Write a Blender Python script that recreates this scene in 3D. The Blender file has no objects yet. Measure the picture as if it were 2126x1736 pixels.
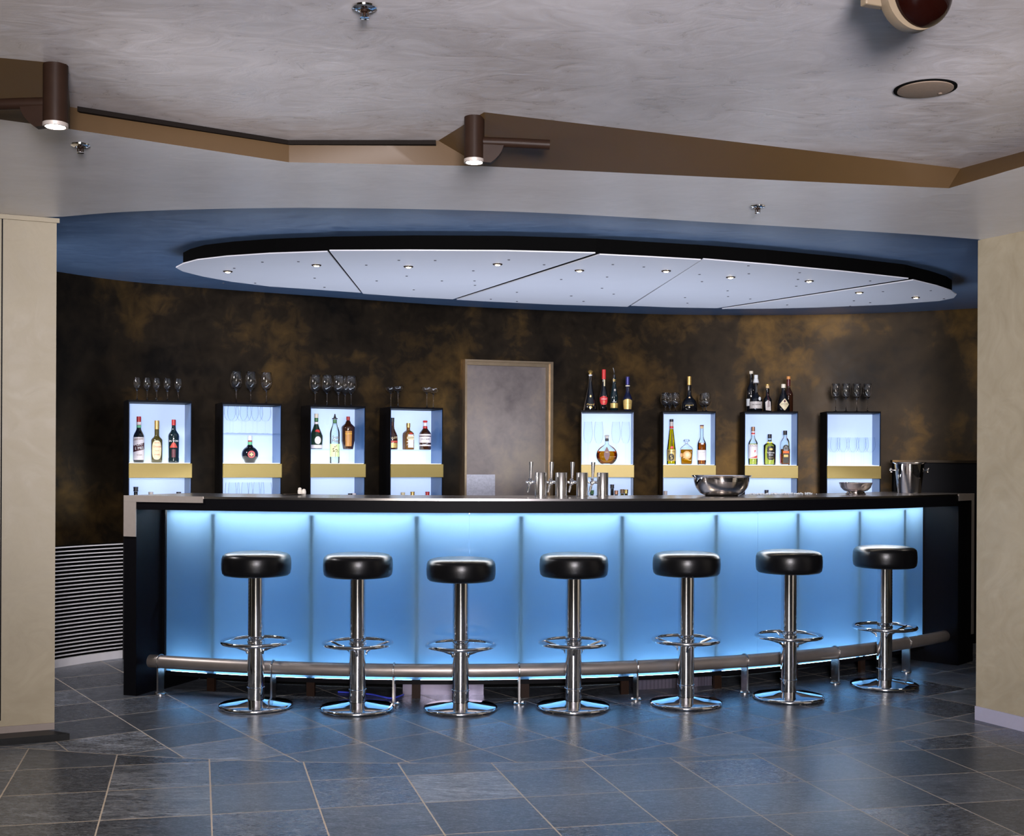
import bpy, bmesh, math, random
from mathutils import Vector, Matrix
random.seed(7)
C = bpy.context.scene.collection
PI = math.pi
# ------------------------------------------------------------------ camera model (photo 2126 x 1736)
F, H, CX, HY, ROLL = 2500.0, 1.3, 1063.0, 957.0, 0.0045


def lv(x, y):
    u, v = x - CX, y - HY
    return u + ROLL * v, v - ROLL * u


def at(x, y, d):                       # point at depth d along the sight line
    u, v = lv(x, y)
    return Vector((u * d / F, d, H - v * d / F))


def on_z(x, y, z):                     # sight line meets a horizontal plane
    u, v = lv(x, y)
    return at(x, y, F * (H - z) / v)


# ------------------------------------------------------------------ scene helpers
def tag(o, label=None, cat=None, group=None, kind=None):
    if label: o['label'] = label
    if cat: o['category'] = cat
    if group: o['group'] = group
    if kind: o['kind'] = kind
    return o


def thing(name, label, cat, loc=(0, 0, 0), rotz=0.0, group=None):
    o = bpy.data.objects.new(name, None)
    o.empty_display_size = 0.05
    C.objects.link(o)
    o.location = loc
    o.rotation_euler = (0, 0, rotz)
    return tag(o, label, cat, group)


def obj(name, bm, mat, parent=None, smooth=False, loc=None, angle=None):
    bmesh.ops.recalc_face_normals(bm, faces=bm.faces[:])
    me = bpy.data.meshes.new(name)
    bm.to_mesh(me)
    bm.free()
    me.materials.append(mat)
    if smooth:
        for p in me.polygons: p.use_smooth = True
        me.set_sharp_from_angle(angle=math.radians(angle or 40))
    o = bpy.data.objects.new(name, me)
    C.objects.link(o)
    if parent: o.parent = parent
    if loc is not None: o.location = loc
    return o


def struct(name, bm, mat, parent=None, smooth=False):
    o = obj(name, bm, mat, parent, smooth)
    if not parent: o['kind'] = 'structure'
    return o


def children(o): return [c for c in bpy.data.objects if c.parent is o]


def copy_tree(o, parent=None):
    c = o.copy()
    C.objects.link(c)
    c.parent = parent
    for ch in children(o): copy_tree(ch, c)
    return c


# ------------------------------------------------------------------ mesh helpers
def BM(): return bmesh.new()


def box(bm, x0, x1, y0, y1, z0, z1, M=None):
    vs = [bm.verts.new(Vector((x, y, z))) for z in (z0, z1) for (x, y) in ((x0, y0), (x1, y0), (x1, y1), (x0, y1))]
    if M:
        for v in vs: v.co = M @ v.co
    for f in ((0, 3, 2, 1), (4, 5, 6, 7), (0, 1, 5, 4), (1, 2, 6, 5), (2, 3, 7, 6), (3, 0, 4, 7)):
        bm.faces.new([vs[i] for i in f])
    return bm


def bevel(bm, w, seg=2):
    bmesh.ops.bevel(bm, geom=bm.edges[:], offset=w, segments=seg, affect='EDGES', profile=0.5)
    return bm


def prism(bm, pts, z0, z1):
    a = [bm.verts.new((p[0], p[1], z0)) for p in pts]
    b = [bm.verts.new((p[0], p[1], z1)) for p in pts]
    bm.faces.new(a[::-1]); bm.faces.new(b)
    n = len(pts)
    for i in range(n):
        j = (i + 1) % n
        bm.faces.new((a[i], a[j], b[j], b[i]))
    return bm


def lathe(bm, prof, seg=24, closed=False, M=None):
    rings = []
    for r, z in prof:
        if r < 1e-6:
            rings.append([bm.verts.new((0, 0, z))])
        else:
            rings.append([bm.verts.new((r * math.cos(2 * PI * i / seg), r * math.sin(2 * PI * i / seg), z)) for i in range(seg)])
    if M:
        for rg in rings:
            for v in rg: v.co = M @ v.co
    pairs = list(zip(rings, rings[1:])) + ([(rings[-1], rings[0])] if closed else [])
    for a, b in pairs:
        for i in range(seg):
            j = (i + 1) % seg
            if len(a) == 1 and len(b) == 1: continue
            if len(a) == 1: bm.faces.new((a[0], b[j], b[i]))
            elif len(b) == 1: bm.faces.new((a[i], a[j], b[0]))
            else: bm.faces.new((a[i], a[j], b[j], b[i]))
    if not closed:
        for rg in (rings[0], rings[-1]):
            if len(rg) > 2: bm.faces.new(rg)
    return bm


def tube(bm, pts, r, seg=10, caps=True, loop=False):
    pts = [Vector(p) for p in pts]
    n = len(pts)
    rings = []
    for i, p in enumerate(pts):
        t = (pts[(i + 1) % n] - pts[i - 1]) if (loop or 0 < i < n - 1) else (pts[1] - pts[0] if i == 0 else pts[-1] - pts[-2])
        t.normalize()
        up = Vector((0, 0, 1)) if abs(t.z) < 0.95 else Vector((0, 1, 0))
        a = t.cross(up).normalized(); b = a.cross(t)
        rr = r[i] if isinstance(r, (list, tuple)) else r
        rings.append([bm.verts.new(p + (a * math.cos(2 * PI * k / seg) + b * math.sin(2 * PI * k / seg)) * rr) for k in range(seg)])
    for i in range(n if loop else n - 1):
        A, B = rings[i], rings[(i + 1) % n]
        for k in range(seg):
            bm.faces.new((A[k], A[(k + 1) % seg], B[(k + 1) % seg], B[k]))
    if caps and not loop:
        bm.faces.new(rings[0][::-1]); bm.faces.new(rings[-1])
    return bm


def spline(pts, k=8):
    out = []
    P = [pts[0]] + list(pts) + [pts[-1]]
    for i in range(1, len(P) - 2):
        p0, p1, p2, p3 = P[i - 1:i + 3]
        for s in range(k):
            t = s / k
            out.append(tuple(0.5 * (2 * b + (c - a) * t + (2 * a - 5 * b + 4 * c - d) * t * t + (3 * b - a - 3 * c + d) * t ** 3)
                             for a, b, c, d in zip(p0, p1, p2, p3)))
    out.append(tuple(pts[-1]))
    return out


def text_bm(s, size, r=None, phi=0.0, z=0.0, tilt=0.0, y=0.0, x=0.0, stretch=1.0):
    """letters facing -y; r bends them round an upright cylinder"""
    cu = bpy.data.curves.new('lettering', 'FONT')
    cu.body = s; cu.size = size; cu.align_x = 'CENTER'; cu.align_y = 'CENTER'; cu.resolution_u = 2
    cu.extrude = 0.0003
    t = bpy.data.objects.new('lettering', cu)
    C.objects.link(t)
    dg = bpy.context.evaluated_depsgraph_get()
    me = bpy.data.meshes.new_from_object(t.evaluated_get(dg))
    bpy.data.objects.remove(t); bpy.data.curves.remove(cu)
    bm = BM(); bm.from_mesh(me); bpy.data.meshes.remove(me)
    ct, st = math.cos(tilt), math.sin(tilt)
    for v in bm.verts:
        px, pz, e = v.co.x * stretch, v.co.y, v.co.z
        px, pz = px * ct - pz * st + x, px * st + pz * ct
        if r:
            a = px / r + phi
            v.co = Vector(((r + e) * math.sin(a), -(r + e) * math.cos(a), pz + z))
        else:
            v.co = Vector((px, y - e, pz + z))
    return bm


def wrap(bm, r, z0, z1, a0=-1.2, a1=1.2, n=14, t=0.0008, outline=None):
    """curved label: outline gives (s,z) with s in radians, else a full patch"""
    pts = outline or [(a0 + (a1 - a0) * i / n, z0) for i in range(n + 1)] + [(a1 - (a1 - a0) * i / n, z1) for i in range(n + 1)]
    span = [(a0 + (a1 - a0) * i / n, z0, z1) for i in range(n + 1)]
    if outline:                                   # upright strips between the lower and upper edge of the outline
        a0, a1 = min(p[0] for p in pts), max(p[0] for p in pts)
        span = []
        for i in range(23):
            a = a0 + (a1 - a0) * (0.5 - 0.5 * math.cos(PI * min(max(i / 22, 0.02), 0.98)))
            zs = []
            for (p, u), (q, w) in zip(pts, pts[1:] + pts[:1]):
                if (p - a) * (q - a) <= 0 and abs(p - q) > 1e-9: zs.append(u + (w - u) * (a - p) / (q - p))
            if len(zs) > 1 and max(zs) - min(zs) > 1e-5: span.append((a, min(zs), max(zs)))
    cols = []
    for a, z0, z1 in span:
        cols.append([bm.verts.new((q * math.sin(a), -q * math.cos(a), z)) for q, z in ((r - t, z0), (r + t, z0), (r + t, z1), (r - t, z1))])
    for A, B in zip(cols, cols[1:]):
        for k in range(4): bm.faces.new((A[k], A[(k + 1) % 4], B[(k + 1) % 4], B[k]))
    bm.faces.new(cols[0]); bm.faces.new(cols[-1][::-1])
    return bm


def oval(cx, cz, rx, rz, r, n=24, p=2.0):
    out = []
    for i in range(n):
        a = 2 * PI * i / n
        c, s = math.cos(a), math.sin(a)
        out.append(((cx + rx * math.copysign(abs(c) ** (2 / p), c)) / r, cz + rz * math.copysign(abs(s) ** (2 / p), s)))
    return out


# ------------------------------------------------------------------ materials
def newmat(name):
    m = bpy.data.materials.new(name); m.use_nodes = True
    nt = m.node_tree; nt.nodes.clear()
    out = nt.nodes.new('ShaderNodeOutputMaterial')
    return m, nt, out


def nd(nt, t, **kw):
    n = nt.nodes.new(t)
    for k, v in kw.items():
        if k in n.inputs: n.inputs[k].default_value = v
        else: setattr(n, k, v)
    return n


def mth(nt, op, a, b=None):
    n = nt.nodes.new('ShaderNodeMath'); n.operation = op
    for i, q in enumerate((a, b)):
        if q is None: continue
        if isinstance(q, (int, float)): n.inputs[i].default_value = q
        else: nt.links.new(q, n.inputs[i])
    return n.outputs[0]


def mix(nt, f, a, b):
    n = nt.nodes.new('ShaderNodeMix'); n.data_type = 'RGBA'
    for s, q in ((0, f), (6, a), (7, b)):
        if isinstance(q, (int, float)): n.inputs[s].default_value = q
        elif isinstance(q, tuple): n.inputs[s].default_value = (*q, 1)
        else: nt.links.new(q, n.inputs[s])
    return n.outputs[2]


def mapped(nt, scale=(1, 1, 1), rot=(0, 0, 0), coord='Object'):
    tc = nt.nodes.new('ShaderNodeTexCoord'); mp = nt.nodes.new('ShaderNodeMapping')
    mp.inputs['Scale'].default_value = scale; mp.inputs['Rotation'].default_value = rot
    nt.links.new(tc.outputs[coord], mp.inputs[0])
    return mp.outputs[0]


def noise(nt, vec, scale, detail=4, rough=0.55, dist=0.0):
    n = nd(nt, 'ShaderNodeTexNoise', Scale=scale, Detail=detail, Roughness=rough, Distortion=dist)
    nt.links.new(vec, n.inputs['Vector'])
    return n.outputs['Fac']


def ramp(nt, f, stops):
    n = nt.nodes.new('ShaderNodeValToRGB')
    e = n.color_ramp.elements
    while len(e) < len(stops): e.new(0.5)
    for k, (p, c) in zip(e, stops):
        k.position = p
        k.color = (*c, 1) if isinstance(c, tuple) else (c, c, c, 1)
    nt.links.new(f, n.inputs[0])
    return n.outputs[0]


def pm(name, col, rough=0.5, metal=0.0, var=0.12, vs=40, bump=0.0, bs=60, coat=0.0, spec=0.5, scale=(1, 1, 1), emit=None, estr=0.0):
    m, nt, out = newmat(name)
    p = nd(nt, 'ShaderNodeBsdfPrincipled', Roughness=rough, Metallic=metal)
    p.inputs['Coat Weight'].default_value = coat
    p.inputs['Specular IOR Level'].default_value = spec
    v = mapped(nt, scale)
    f = noise(nt, v, vs)
    nt.links.new(mix(nt, f, tuple(c * (1 - var) for c in col), tuple(min(1, c * (1 + var)) for c in col)), p.inputs['Base Color'])
    if bump:
        b = nd(nt, 'ShaderNodeBump', Strength=bump, Distance=0.01)
        nt.links.new(noise(nt, v, bs), b.inputs['Height']); nt.links.new(b.outputs[0], p.inputs['Normal'])
    if emit:
        p.inputs['Emission Color'].default_value = (*emit, 1); p.inputs['Emission Strength'].default_value = estr
    nt.links.new(p.outputs[0], out.inputs[0])
    return m


def emis(name, col, s):
    m, nt, out = newmat(name)
    e = nd(nt, 'ShaderNodeEmission', Strength=s); e.inputs[0].default_value = (*col, 1)
    nt.links.new(e.outputs[0], out.inputs[0])
    return m


def glassmat(name, col=(1, 1, 1), rough=0.0, ior=1.45):
    m, nt, out = newmat(name)
    g = nd(nt, 'ShaderNodeBsdfGlass', Roughness=rough, IOR=ior); g.inputs[0].default_value = (*col, 1)
    nt.links.new(g.outputs[0], out.inputs[0])
    return m


def shellmat(name, col=(0.93, 0.97, 0.97), blend=0.25):
    """thin clear bottle wall: see-through with mirror glints at grazing angles"""
    m, nt, out = newmat(name)
    t = nd(nt, 'ShaderNodeBsdfTransparent'); t.inputs[0].default_value = (*col, 1)
    g = nd(nt, 'ShaderNodeBsdfGlossy', Roughness=0.03)
    lw = nd(nt, 'ShaderNodeLayerWeight', Blend=blend)
    mx = nt.nodes.new('ShaderNodeMixShader')
    nt.links.new(lw.outputs['Fresnel'], mx.inputs[0]); nt.links.new(t.outputs[0], mx.inputs[1]); nt.links.new(g.outputs[0], mx.inputs[2])
    nt.links.new(mx.outputs[0], out.inputs[0])
    return m


def stucco(name, lo, hi, rough, bump=0.12, streak=(1.0, 3.2, 1.0), spec=0.5, rv=0.16):
    m, nt, out = newmat(name)
    p = nd(nt, 'ShaderNodeBsdfPrincipled')
    p.inputs['Specular IOR Level'].default_value = spec
    v = mapped(nt, streak)
    a = noise(nt, v, 0.9, 5, 0.6, 0.8); b = noise(nt, v, 5.0, 5, 0.6, 2.2)
    s = mth(nt, 'ADD', mth(nt, 'MULTIPLY', a, 0.55), mth(nt, 'MULTIPLY', b, 0.45))
    nt.links.new(mix(nt, ramp(nt, s, [(0.35, 0.0), (0.65, 1.0)]), lo, hi), p.inputs['Base Color'])
    nt.links.new(mth(nt, 'ADD', mth(nt, 'MULTIPLY', b, rv * 2), rough - rv), p.inputs['Roughness'])
    bp = nd(nt, 'ShaderNodeBump', Strength=bump, Distance=0.02)
    nt.links.new(b, bp.inputs['Height']); nt.links.new(bp.outputs[0], p.inputs['Normal'])
    nt.links.new(p.outputs[0], out.inputs[0])
    return m


def patina(name, dark, mid, gold, rough=0.42, metal=0.88, s=1.0):
    m, nt, out = newmat(name)
    p = nd(nt, 'ShaderNodeBsdfPrincipled', Roughness=rough, Metallic=metal)
    v = mapped(nt)
    a = noise(nt, v, 1.3 * s, 4, 0.55, 0.4); b = noise(nt, v, 9.0 * s, 5, 0.65, 0.6)
    q = mth(nt, 'ADD', mth(nt, 'MULTIPLY', a, 0.78), mth(nt, 'MULTIPLY', b, 0.22))
    nt.links.new(ramp(nt, q, [(0.36, dark), (0.52, mid), (0.68, gold)]), p.inputs['Base Color'])
    nt.links.new(mth(nt, 'ADD', mth(nt, 'MULTIPLY', b, 0.25), rough - 0.12), p.inputs['Roughness'])
    bp = nd(nt, 'ShaderNodeBump', Strength=0.06, Distance=0.01)
    nt.links.new(b, bp.inputs['Height']); nt.links.new(bp.outputs[0], p.inputs['Normal'])
    nt.links.new(p.outputs[0], out.inputs[0])
    return m


def slate():
    m, nt, out = newmat('slate_tiles')
    p = nd(nt, 'ShaderNodeBsdfPrincipled')
    p.inputs['Specular IOR Level'].default_value = 0.55
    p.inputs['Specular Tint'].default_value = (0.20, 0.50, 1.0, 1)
    tc = nt.nodes.new('ShaderNodeTexCoord'); sp = nt.nodes.new('ShaderNodeSeparateXYZ')
    nt.links.new(tc.outputs['Object'], sp.inputs[0])
    X, Y = sp.outputs[0], sp.outputs[1]

    def axis(nx, ny, off, size):
        d = mth(nt, 'ADD', mth(nt, 'MULTIPLY', X, nx), mth(nt, 'MULTIPLY', Y, ny))
        q = mth(nt, 'DIVIDE', mth(nt, 'SUBTRACT', d, off), size)
        fr = mth(nt, 'FRACT', q)
        e = mth(nt, 'MULTIPLY', mth(nt, 'MINIMUM', fr, mth(nt, 'SUBTRACT', 1.0, fr)), size)
        return mth(nt, 'FLOOR', q), e
    a1, e1 = axis(0.9677, 0.2521, 0.052, 0.391); a2, e2 = axis(-0.208, 0.978, 4.14, 0.40)
    b1, g1 = axis(0.829, 0.559, 1.752, 0.391); b2, g2 = axis(-0.588, 0.809, 3.65, 0.41)
    dx = mth(nt, 'ADD', X, 0.487); dy = mth(nt, 'SUBTRACT', Y, 11.344)
    rad = mth(nt, 'SQRT', mth(nt, 'ADD', mth(nt, 'MULTIPLY', dx, dx), mth(nt, 'MULTIPLY', dy, dy)))
    back = mth(nt, 'LESS_THAN', rad, 6.175)
    rim = mth(nt, 'ABSOLUTE', mth(nt, 'SUBTRACT', rad, 6.175))

    def sel(f, a, b):
        return mth(nt, 'ADD', mth(nt, 'MULTIPLY', f, a), mth(nt, 'MULTIPLY', mth(nt, 'SUBTRACT', 1.0, f), b))
    edge = mth(nt, 'MINIMUM', sel(back, mth(nt, 'MINIMUM', g1, g2), mth(nt, 'MINIMUM', e1, e2)), rim)
    nz = noise(nt, mapped(nt), 30, 3)
    grout = mth(nt, 'LESS_THAN', edge, mth(nt, 'ADD', 0.0012, mth(nt, 'MULTIPLY', nz, 0.0035)))
    cb = nt.nodes.new('ShaderNodeCombineXYZ')
    nt.links.new(sel(back, b1, a1), cb.inputs[0]); nt.links.new(sel(back, b2, a2), cb.inputs[1]); nt.links.new(back, cb.inputs[2])
    wn = nt.nodes.new('ShaderNodeTexWhiteNoise'); nt.links.new(cb.outputs[0], wn.inputs['Vector'])
    ws = nt.nodes.new('ShaderNodeSeparateColor'); nt.links.new(wn.outputs['Color'], ws.inputs[0])
    # veins run their own way in every tile
    sh = nt.nodes.new('ShaderNodeVectorMath'); sh.operation = 'MULTIPLY_ADD'
    sh.inputs[1].default_value = (7, 7, 7)
    nt.links.new(wn.outputs['Color'], sh.inputs[0]); nt.links.new(tc.outputs['Object'], sh.inputs[2])
    mp = nt.nodes.new('ShaderNodeMapping'); mp.inputs['Scale'].default_value = (2.2, 9.0, 1); mp.inputs['Rotation'].default_value = (0, 0, -0.2)
    nt.links.new(sh.outputs[0], mp.inputs[0])
    v1 = noise(nt, mp.outputs[0], 3.0, 8, 0.72, 1.2); v2 = noise(nt, mp.outputs[0], 17.0, 8, 0.78, 0.8)
    vein = mth(nt, 'ADD', mth(nt, 'MULTIPLY', v1, 0.5), mth(nt, 'MULTIPLY', v2, 0.5))
    pale = mth(nt, 'POWER', ws.outputs[0], 3.0)
    hi = mth(nt, 'ADD', 0.05, mth(nt, 'MULTIPLY', pale, 0.42))
    cv = ramp(nt, vein, [(0.43, 0.0), (0.54, 0.28), (0.66, 1.0)])
    k = mth(nt, 'ADD', 0.006, mth(nt, 'MULTIPLY', cv, hi))
    mp2 = nt.nodes.new('ShaderNodeMapping'); mp2.inputs['Scale'].default_value = (18, 75, 1); mp2.inputs['Rotation'].default_value = (0, 0, 0.5)
    nt.links.new(sh.outputs[0], mp2.inputs[0])
    fleck = ramp(nt, noise(nt, mp2.outputs[0], 2.2, 6, 0.75, 1.5), [(0.46, 0.0), (0.56, 0.35), (0.68, 1.0)])
    k = mth(nt, 'ADD', k, mth(nt, 'MULTIPLY', fleck, 0.20))
    cc = nt.nodes.new('ShaderNodeCombineColor')
    nt.links.new(mth(nt, 'MULTIPLY', k, 0.92), cc.inputs[0]); nt.links.new(k, cc.inputs[1]); nt.links.new(mth(nt, 'MULTIPLY', k, 1.14), cc.inputs[2])
    nt.links.new(mix(nt, grout, cc.outputs[0], (0.34, 0.29, 0.23)), p.inputs['Base Color'])
    r = mth(nt, 'ADD', mth(nt, 'ADD', 0.15, mth(nt, 'MULTIPLY', v2, 0.22)), mth(nt, 'MULTIPLY', ws.outputs[1], 0.10))
    nt.links.new(mth(nt, 'ADD', r, mth(nt, 'MULTIPLY', grout, 0.4)), p.inputs['Roughness'])
    bp = nd(nt, 'ShaderNodeBump', Strength=0.12, Distance=0.004)
    nt.links.new(mth(nt, 'SUBTRACT', vein, grout), bp.inputs['Height']); nt.links.new(bp.outputs[0], p.inputs['Normal'])
    nt.links.new(p.outputs[0], out.inputs[0])
    return m


def frosted():
    m, nt, out = newmat('frosted_glass')
    t = nd(nt, 'ShaderNodeBsdfTranslucent')
    v = mapped(nt)
    nt.links.new(mix(nt, noise(nt, v, 1.2), (0.485, 0.65, 0.785), (0.53, 0.70, 0.825)), t.inputs[0])
    g = nd(nt, 'ShaderNodeBsdfGlossy', Roughness=0.045)
    fr = nd(nt, 'ShaderNodeFresnel', IOR=1.4)
    mx = nt.nodes.new('ShaderNodeMixShader')
    nt.links.new(fr.outputs[0], mx.inputs[0]); nt.links.new(t.outputs[0], mx.inputs[1]); nt.links.new(g.outputs[0], mx.inputs[2])
    nt.links.new(mx.outputs[0], out.inputs[0])
    return m


def perforated():
    m, nt, out = newmat('perforated_metal')
    p = nd(nt, 'ShaderNodeBsdfPrincipled', Roughness=0.3, Metallic=0.7)
    vo = nd(nt, 'ShaderNodeTexVoronoi', Scale=140.0); vo.inputs['Randomness'].default_value = 0.0
    nt.links.new(mapped(nt), vo.inputs['Vector'])
    nt.links.new(ramp(nt, vo.outputs['Distance'], [(0.25, (0.01, 0.01, 0.02)), (0.35, (0.20, 0.18, 0.24))]), p.inputs['Base Color'])
    nt.links.new(p.outputs[0], out.inputs[0])
    return m


M = dict(
    plaster=stucco('polished_plaster', (0.43, 0.39, 0.375), (0.66, 0.63, 0.64), 0.33, 0.07, (1.0, 1.5, 1.0), rv=0.2),
    soffit=stucco('soffit_plaster', (0.72, 0.70, 0.70), (0.85, 0.83, 0.84), 0.36, 0.05, (1.0, 1.8, 1.0)),
    blue=stucco('blue_plaster', (0.085, 0.155, 0.29), (0.12, 0.21, 0.37), 0.36, 0.015, (1.0, 2.2, 1.0), spec=1.0),
    beige=stucco('beige_plaster', (0.29, 0.245, 0.16), (0.39, 0.34, 0.24), 0.5, 0.03, (1, 1, 1)),
    fascia=pm('ochre_fascia', (0.064, 0.034, 0.010), 0.55, var=0.06, vs=14),
    bronze=patina('bronze_patina', (0.007, 0.006, 0.005), (0.025, 0.018, 0.011), (0.12, 0.07, 0.021)),
    door=patina('door_patina', (0.13, 0.11, 0.11), (0.21, 0.18, 0.17), (0.30, 0.25, 0.20), 0.42, 0.5, 1.6),
    doorframe=pm('door_frame_metal', (0.30, 0.23, 0.15), 0.35, 0.8, 0.25, 18),
    plate=pm('door_plate_metal', (0.42, 0.42, 0.48), 0.4, 0.7, 0.35, 60),
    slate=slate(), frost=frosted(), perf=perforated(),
    black=pm('black_lacquer', (0.003, 0.003, 0.004), 0.5, var=0.2, spec=0.06),
    matte=pm('matte_black', (0.002, 0.002, 0.002), 0.8, var=0.2, spec=0.03),
    leather=pm('black_leather', (0.003, 0.003, 0.0035), 0.30, var=0.2, bump=0.04, bs=180, spec=0.25),
    chrome=pm('chrome', (0.82, 0.82, 0.83), 0.05, 1.0, 0.02),
    steel=pm('brushed_steel', (0.52, 0.50, 0.48), 0.26, 1.0, 0.10, 30, 0.02, 90, scale=(1, 1, 12)),
    railsteel=pm('worn_rail_steel', (0.25, 0.22, 0.20), 0.40, 0.7, 0.25, 6),
    topsteel=pm('countertop_steel', (0.50, 0.48, 0.47), 0.22, 1.0, 0.12, 20),
    bracket=pm('satin_steel', (0.46, 0.41, 0.37), 0.42, 0.5, 0.08, 40),
    silver=pm('polished_silver', (0.80, 0.75, 0.71), 0.07, 1.0, 0.04, 12),
    pinksilver=pm('hammered_silver', (0.82, 0.72, 0.70), 0.12, 1.0, 0.1, 60, 0.6, 60),
    lamp=pm('dark_bronze_lamp', (0.016, 0.008, 0.005), 0.45, 0.0, 0.3, 25, spec=0.10),
    gold=pm('gold_lacquer', (0.24, 0.175, 0.045), 0.42, 0.35, 0.05, 8),
    white=pm('white_paint', (0.78, 0.77, 0.80), 0.5, var=0.03),
    panelwhite=pm('panel_white', (0.74, 0.74, 0.80), 0.5, var=0.02, vs=6),
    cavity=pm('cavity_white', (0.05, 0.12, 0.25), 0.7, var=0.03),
    mullion=pm('mullion_grey', (0.05, 0.07, 0.10), 0.6),
    skirting=pm('grey_skirting', (0.26, 0.22, 0.20), 0.5, var=0.05),
    lilac=pm('lilac_skirting', (0.36, 0.35, 0.44), 0.5, var=0.04),
    plinth=pm('black_stone', (0.006, 0.006, 0.0055), 0.35, spec=0.12),
    cabshade=pm('cabinet_side_shade', (0.035, 0.10, 0.26), 0.3, var=0.04),  # white inner cabinet sides, their blue shade put into the colour
    acrylic=shellmat('clear_acrylic', (0.975, 0.985, 1.0), 0.012),
    shell=shellmat('clear_bottle_glass'), thin=shellmat('thin_clear_glass', (0.982, 0.988, 0.995), 0.02), glass=glassmat('wine_glass'),
    rubber=pm('black_rubber', (0.02, 0.02, 0.02), 0.7),
    cream=pm('cream_plastic', (0.15, 0.115, 0.075), 0.45, var=0.05),
    redlens=pm('dark_red_lens', (0.006, 0.0012, 0.0008), 0.1, spec=0.25, coat=0.0, var=0.1),
    speaker=pm('speaker_cloth', (0.14, 0.10, 0.07), 0.8, var=0.15, vs=120),
    vent=pm('vent_mesh', (0.008, 0.006, 0.005), 0.7, 0.0, 0.5, 300, spec=0.05),
    porcelain=pm('porcelain', (0.78, 0.74, 0.66), 0.2, var=0.03),
    crystal=glassmat('crystal', (0.95, 0.97, 1.0)),
    cable=pm('blue_cable', (0.04, 0.06, 0.5), 0.4),
)


def paint(name, col, rough=0.45, metal=0.0): return pm(name, col, rough, metal, 0.06, 80)


K = dict(
    darkglass=pm('dark_bottle_glass', (0.006, 0.006, 0.008), 0.06, var=0.2, coat=0.4),
    brownglass=pm('brown_bottle_glass', (0.035, 0.012, 0.006), 0.06, var=0.2, coat=0.4),
    greenglass=pm('green_bottle_glass', (0.012, 0.03, 0.015), 0.06, var=0.2, coat=0.4),
    tealglass=pm('teal_bottle_glass', (0.006, 0.016, 0.02), 0.06, var=0.2, coat=0.4),
    blueglass=pm('blue_bottle_glass', (0.008, 0.01, 0.035), 0.06, var=0.2, coat=0.4),
    oliveglass=pm('olive_bottle_glass', (0.06, 0.05, 0.012), 0.08, var=0.3, coat=0.4),
    amberglass=pm('amber_bottle_glass', (0.16, 0.07, 0.015), 0.08, var=0.3, coat=0.4),
    amber=glassmat('amber_liquid', (0.85, 0.45, 0.04)), cognac=glassmat('cognac_liquid', (0.70, 0.28, 0.03)),
    yellow=glassmat('yellow_liquid', (0.88, 0.70, 0.05)), pale=glassmat('pale_liquid', (0.97, 0.90, 0.30)),
    red=paint('red_foil', (0.42, 0.02, 0.02), 0.35), redbright=paint('red_seal', (0.62, 0.03, 0.03)),
    green=paint('green_band', (0.12, 0.45, 0.22)), greendark=paint('green_foil', (0.05, 0.16, 0.05)),
    goldcap=paint('gold_foil', (0.62, 0.40, 0.12), 0.32, 0.7), cork=paint('cork', (0.66, 0.45, 0.22)),
    creamcap=paint('cream_cap', (0.80, 0.72, 0.58)), blackcap=paint('black_cap', (0.015, 0.015, 0.02)),
    bluecap=paint('blue_foil', (0.03, 0.03, 0.16), 0.3, 0.4), copper=paint('copper_cap', (0.35, 0.18, 0.11), 0.35, 0.5),
    orange=paint('orange_cap', (0.72, 0.30, 0.08)), whitecap=paint('white_cap', (0.72, 0.74, 0.74)),
    paper=paint('white_paper', (0.74, 0.68, 0.70)), creampaper=paint('cream_paper', (0.70, 0.60, 0.38)),
    greypaper=paint('grey_paper', (0.50, 0.45, 0.42)), blackpaper=paint('black_paper', (0.02, 0.018, 0.012)),
    amberpaper=paint('amber_paper', (0.42, 0.18, 0.03)), goldpaper=paint('gold_paper', (0.60, 0.42, 0.14), 0.35, 0.5),
    greenpaper=paint('pale_green_paper', (0.62, 0.76, 0.36)), maroon=paint('maroon_paper', (0.10, 0.02, 0.03)),
    ink=paint('black_ink', (0.015, 0.015, 0.02)), redink=paint('red_ink', (0.50, 0.06, 0.04)),
    whiteink=paint('white_ink', (0.85, 0.83, 0.83)), goldink=paint('gold_ink', (0.80, 0.55, 0.16)),
    yellowink=paint('yellow_ink', (0.90, 0.62, 0.04)), brownink=paint('brown_ink', (0.16, 0.09, 0.04)),
    orangeink=paint('orange_ink', (0.72, 0.14, 0.02)),
)

# ------------------------------------------------------------------ heights
Z2, Z1, Z3 = H + 1.128, H + 1.21, H + 1.17        # soffit, front ceiling, blue ceiling
# ================================================================== SETTING
bm = prism(BM(), [(-7, -4.5), (7, -4.5), (7, 11), (-7, 11)], -0.1, 0.0)
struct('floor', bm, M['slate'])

W = [(-5.2, 5.6), (-4.3, 6.0), (-3.45, 6.6), (-3.05, 7.1), (-2.85, 7.52), (-2.56, 7.90), (-2.172, 8.17), (-1.585, 8.50), (-0.938, 8.85), (-0.37, 9.13),
     (0.31, 9.36), (1.091, 9.55), (1.677, 9.60), (2.431, 9.55), (2.95, 9.39), (3.515, 9.10), (4.2, 8.6), (5.2, 7.4)]
WS = spline(W, 6)
bm = BM()
n = len(WS)
cols = []
for i, p in enumerate(WS):
    a = Vector(WS[max(0, i - 1)]); b = Vector(WS[min(n - 1, i + 1)])
    t = (b - a).normalized(); nn = Vector((-t.y, t.x))
    q = Vector(p) + nn * 0.12
    cols.append([bm.verts.new((p[0], p[1], 0)), bm.verts.new((q.x, q.y, 0)), bm.verts.new((q.x, q.y, Z3)), bm.verts.new((p[0], p[1], Z3))])
for A, B in zip(cols, cols[1:]):
    for k in range(4): bm.faces.new((A[k], A[(k + 1) % 4], B[(k + 1) % 4], B[k]))
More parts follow.
